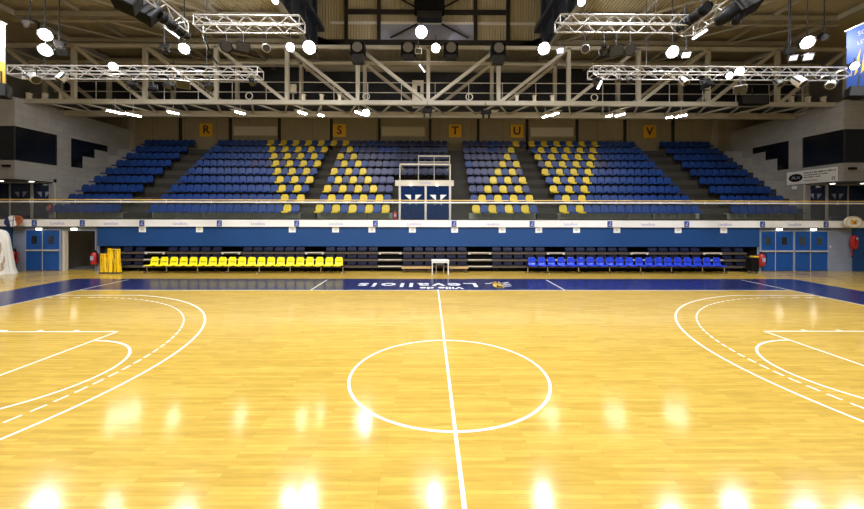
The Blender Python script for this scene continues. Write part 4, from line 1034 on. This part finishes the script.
for k, (u0, u1, lab) in enumerate(((402, 431.5, 'left'), (449.5, 468, 'right'))):
    Zw = 18.72; x0, x1 = XX(u0, Zw), XX(u1, Zw)
    r = empty('gym_bench', (x0, YD(18.62), 0)); w = x1 - x0; tag(r, 'low tan wooden bench in front of the bleachers, %s of the small white table' % lab, 'bench', 'low wooden benches')
    MB().mm(0, w, -.12, .08, .21, .31).build('plank', 'wood_tan', r); MB().mm(.0, w, -.03, -.0, .09, .12).build('stretcher', 'deck_brown', r)
    for x in (.12, w - .12): MB().mm(x - .03, x + .03, -.1, .06, 0, .25).build('leg', 'deck_brown', r)

# ------------------------------------------------------------------ yellow folded barrier, black cart, extinguishers, drape, oval signs
yb = empty('folding_barrier', (XX(101, 18.3), YD(18.3), 0)); tag(yb, 'yellow expanding safety barrier folded up at the left end of the bleachers', 'barrier')
w = XX(120, 18.3) - XX(101, 18.3)
for k in range(9):
    x = .06 + (w - .1) * k / 8; h = .98 if k < 3 else 1.20; hh = h + (.06 if k == 4 else 0) - .02 * (k % 2)
    b = MB(); b.bar((x - .03 * (k % 2), -.05, .06), (x + .05 - .06 * (k % 3), .0 + .03 * (k % 2), hh), .075, .025); b.build('slat', 'barrier_yellow', yb)
    b = MB(); b.bar((x + .07, .05, .06), (x - .04, .05, hh - .06), .06, .02); b.build('slat', 'barrier_yellow', yb)
for x, h in ((0, 1.0), (.36, 1.26), (w, 1.22)): MB().tube((x, 0, 0), (x, 0, h), .022, 8).build('end_post', 'barrier_yellow', yb)
b = MB(); b.bar((.36, 0, 1.2), (w, 0, 1.2), .05); b.bar((0, 0, .96), (.36, 0, .96), .05); b.build('top_bar', 'barrier_yellow', yb)
MB().mm(-.03, w + .03, -.09, .1, 0.0, .06).build('base', 'dark_grey', yb)

ct = empty('equipment_cart', (XX(752.5, 18.4), YD(18.4), 0)); tag(ct, 'black wheeled cart with a yellow bundle on top at the right end of the bleachers', 'cart')
MB().mm(-.17, .2, -.16, .2, .12, .80).build('body', 'black_plastic', ct, bevel=.02); MB().mm(-.19, .22, -.18, .2, .80, .84).build('lid', 'dark_grey', ct); MB().mm(-.05, .2, -.14, .1, .84, .90).build('folded_cloth', 'barrier_yellow', ct)
for x in (-.14, .14): MB().tube((x - .02, -.1, .06), (x + .02, -.1, .06), .06, 10).build('wheel', 'grey_plastic', ct); MB().mm(x - .02, x + .02, -.12, -.08, .05, .14).build('fork', 'alu_plain', ct)
MB().tube((-.2, .15, .8), (-.2, .25, 1.0), .02, 6).build('handle', 'dark_grey', ct)

def extinguisher(P, s, lab, wall=True, m='red'):
    r = empty('fire_extinguisher_wall_mount' if wall else 'fire_extinguisher', P); tag(r, lab, 'fire extinguisher', 'red fire extinguishers')
    MB().lathe([(.12 * s, 0), (.13 * s, .03 * s), (.13 * s, .42 * s), (.09 * s, .5 * s), (.045 * s, .53 * s)], (0, -.14 * s, 0), 14).build('cylinder', m, r, True)
    MB().mm(-.035 * s, .035 * s, -.2 * s, -.08 * s, .53 * s, .60 * s).build('valve', 'dark_grey', r)
    MB().path([(.03 * s, -.16 * s, .57 * s), (.16 * s, -.2 * s, .5 * s), (.17 * s, -.2 * s, .2 * s), (.14 * s, -.2 * s, .12 * s)], .018 * s, 6).build('hose', 'black_plastic', r)
    MB().mm(-.07 * s, .07 * s, -.275 * s, -.262 * s, .18 * s, .36 * s).build('paper_label', 'banner_white', r)
    if wall: MB().mm(-.05 * s, .05 * s, -.03 * s, .0, .1 * s, .45 * s).build('bracket', 'dark_grey', r)
extinguisher((X(17.5), YW, ZZ(263, ZW)), 1.25, 'red fire extinguisher between the white drape and the left double door')
extinguisher((X(97.6), YW, ZZ(264, ZW)), 1.2, 'red fire extinguisher between the open doorway and the yellow barrier')
extinguisher((X(758.6), YW, ZZ(265, ZW)), 1.2, 'red fire extinguisher on the wall beside the black cart')
extinguisher((XX(51.5, 23.55), YD(23.6), ZZ(213.5, 23.6)), 1.05, 'red fire extinguisher on the balcony at left, beside the recessed glass doors')
extinguisher((XX(395.3, 20.8), YD(20.9), BT), .9, 'red fire extinguisher on the balcony left of the middle glass entrance', False)
# big red fire hose on right wall
r = empty('fire_hose_wall_mount', (X(850), YW - .06, ZZ(255, ZW))); tag(r, 'red fire hose bundle hanging on the wall at right edge', 'fire hose')
b = MB()
for i in range(24):
    a0, a1 = 2 * math.pi * i / 24, 2 * math.pi * (i + 1) / 24
    for k in range(3): b.tube((.10 * math.cos(a0), -.06 - .06 * k, .72 + .33 * math.sin(a0)), (.10 * math.cos(a1), -.06 - .06 * k, .72 + .33 * math.sin(a1)), .045, 8)
b.build('coil', 'red', r); MB().mm(-.09, .09, -.16, 0, .46, .98).build('reel_plate', 'red', r); MB().path([(-.08, -.12, .5), (-.14, -.12, .2), (-.11, -.12, -.02)], .03, 6).build('loose_end', 'red', r)
MB().mm(.02, .1, -.24, -.2, .86, .98).build('paper_label', 'banner_white', r); MB().tube((-.12, -.12, -.08), (-.11, -.12, .0), .035, 8).build('nozzle', 'dark_grey', r)
sw = MB().box((0, -.02, 0), (.1, .04, .1)).build('wall_switch', 'white_paint'); sw.location = (X(829.3), YW, ZZ(246, ZW)); tag(sw, 'small white switch on the grey wall right of the blue doors', 'switch')

# white draped cloth at left edge
Zd = 18.15
dr = empty('draped_cloth_stand', (XX(-1, Zd), YD(Zd), 0)); tag(dr, 'tall white cloth draped over a stand at the left edge', 'drape')
b = MB(); n = 96; key = [(.72, 0), (.64, .25), (.58, .7), (.52, 1.2), (.46, 1.7), (.40, 1.98), (.30, 2.13), (.12, 2.2), (.01, 2.21)]
prof = []
for (r0, z0), (r1, z1) in zip(key, key[1:]):
    m_ = max(1, int((z1 - z0) / .06))
    prof += [(r0 + (r1 - r0) * i / m_, z0 + (z1 - z0) * i / m_) for i in range(m_)]
prof.append(key[-1])
vs = []
for rr, z in prof:
    for i in range(n):
        a = 2 * math.pi * i / n; f = 1 + .10 * math.sin(a * 13 + .8 * z) * max(0, 1 - z / 2.3)
        vs.append((rr * f * math.cos(a), .62 * rr * f * math.sin(a), z))
fs = [(k * n + i, k * n + (i + 1) % n, (k + 1) * n + (i + 1) % n, (k + 1) * n + i) for k in range(len(prof) - 1) for i in range(n)] + [tuple(range((len(prof) - 1) * n, len(prof) * n))]
b.add(vs, fs); clo = b.build('cloth', 'cloth_white', dr, True)
clo.data.materials.append(MATS['cloth_beige'])
for p in clo.data.polygons:                          # beige figure printed on the front of the cloth
    c = p.center
    if c.y < -.05 and any(((c.x - x) / sx) ** 2 + ((c.z - z) / sz) ** 2 < 1 for x, z, sx, sz in ((.15, 1.42, .20, .36), (.34, .8, .04, .7), (.16, .7, .05, .7), (.46, .5, .03, .4), (-.1, .8, .08, .5))): p.material_index = 1
MB().tube((0, 0, 0), (0, 0, 2.15), .04).build('pole', 'alu_plain', dr)

def oval(u, v, Z, a, c, lab, m): 
    r = empty('oval_sign', at(u, v, Z)); tag(r, lab, 'sign', None)
    b = MB(); b.prism([(a * math.cos(2 * math.pi * i / 32), 0, c * math.sin(2 * math.pi * i / 32)) for i in range(32)], (0, .08, 0)); b.build('plate', m, r)
    MB().mm(-.06, .06, .08, YB - YD(Z), -.06, .06).build('bracket', 'alu_plain', r)
    return r
o = oval(12.8, 221.8, 18.6, .45, .28, 'oval basketball shaped sign in navy, white and brown at the left end of the fascia', 'ball_brown'); o.rotation_euler = (0, R(-14), 0)
def arc_poly(x0, x1, a=.45, c=.28, n=8):
    P = []
    for i in range(n + 1): x = x0 + (x1 - x0) * i / n; P.append((x, -.006, c * math.sqrt(max(0, 1 - (x / a) ** 2))))
    for i in range(n, -1, -1): x = x0 + (x1 - x0) * i / n; P.append((x, -.006, -c * math.sqrt(max(0, 1 - (x / a) ** 2))))
    return P[::-1]
MB().prism(arc_poly(-.449, -.16), (0, -.006, 0)).build('navy_panel', 'ball_navy', o); MB().prism(arc_poly(-.16, .14), (0, -.006, 0)).build('white_panel', 'white_paint', o)
b = MB(); b.bar((-.05, -.015, -.27), (.12, -.015, .26), .012, .03); b.bar((-.40, -.015, .0), (.42, -.015, .06), .012, .02); b.build('seam', 'ball_navy', o)
o = oval(854, 221.3, 18.6, .46, .30, 'oval white sign with golden emblem at the right end of the fascia', 'white_paint')
b = MB()
for i in range(32):
    a0, a1 = 2 * math.pi * i / 32, 2 * math.pi * (i + 1) / 32
    b.prism([(.40 * math.cos(a0), -.004, .25 * math.sin(a0)), (.44 * math.cos(a0), -.004, .28 * math.sin(a0)), (.44 * math.cos(a1), -.004, .28 * math.sin(a1)), (.40 * math.cos(a1), -.004, .25 * math.sin(a1))], (0, -.006, 0))
b.build('gold_ring', 'emblem_gold', o)
b = MB(); b.prism([(-.17, -.004, -.13), (.13, -.004, -.13), (.2, -.004, .08), (.08, -.004, .14), (0, -.004, .05), (-.08, -.004, .15), (-.2, -.004, .1)], (0, -.008, 0)); b.build('gold_emblem', 'emblem_gold', o)
b = MB(); b.prism([(-.05, -.012, -.08), (.1, -.012, -.1), (.06, -.012, .06), (-.02, -.012, .02)], (0, -.004, 0)); b.build('brown_mark', 'ball_brown', o)

# ------------------------------------------------------------------ world + view
w = bpy.data.worlds.new('world'); S.world = w; w.use_nodes = True
w.node_tree.nodes['Background'].inputs[0].default_value = (.9, .92, 1, 1); w.node_tree.nodes['Background'].inputs[1].default_value = .02
S.view_settings.view_transform = 'Standard'; S.view_settings.look = 'None'; S.view_settings.gamma = 1; S.view_settings.exposure = 0.12
S.view_settings.use_curve_mapping = False
S.cycles.use_denoising = True
S.cycles.max_bounces = 8; S.cycles.diffuse_bounces = 5; S.cycles.transparent_max_bounces = 12
S.cycles.sample_clamp_indirect = 10
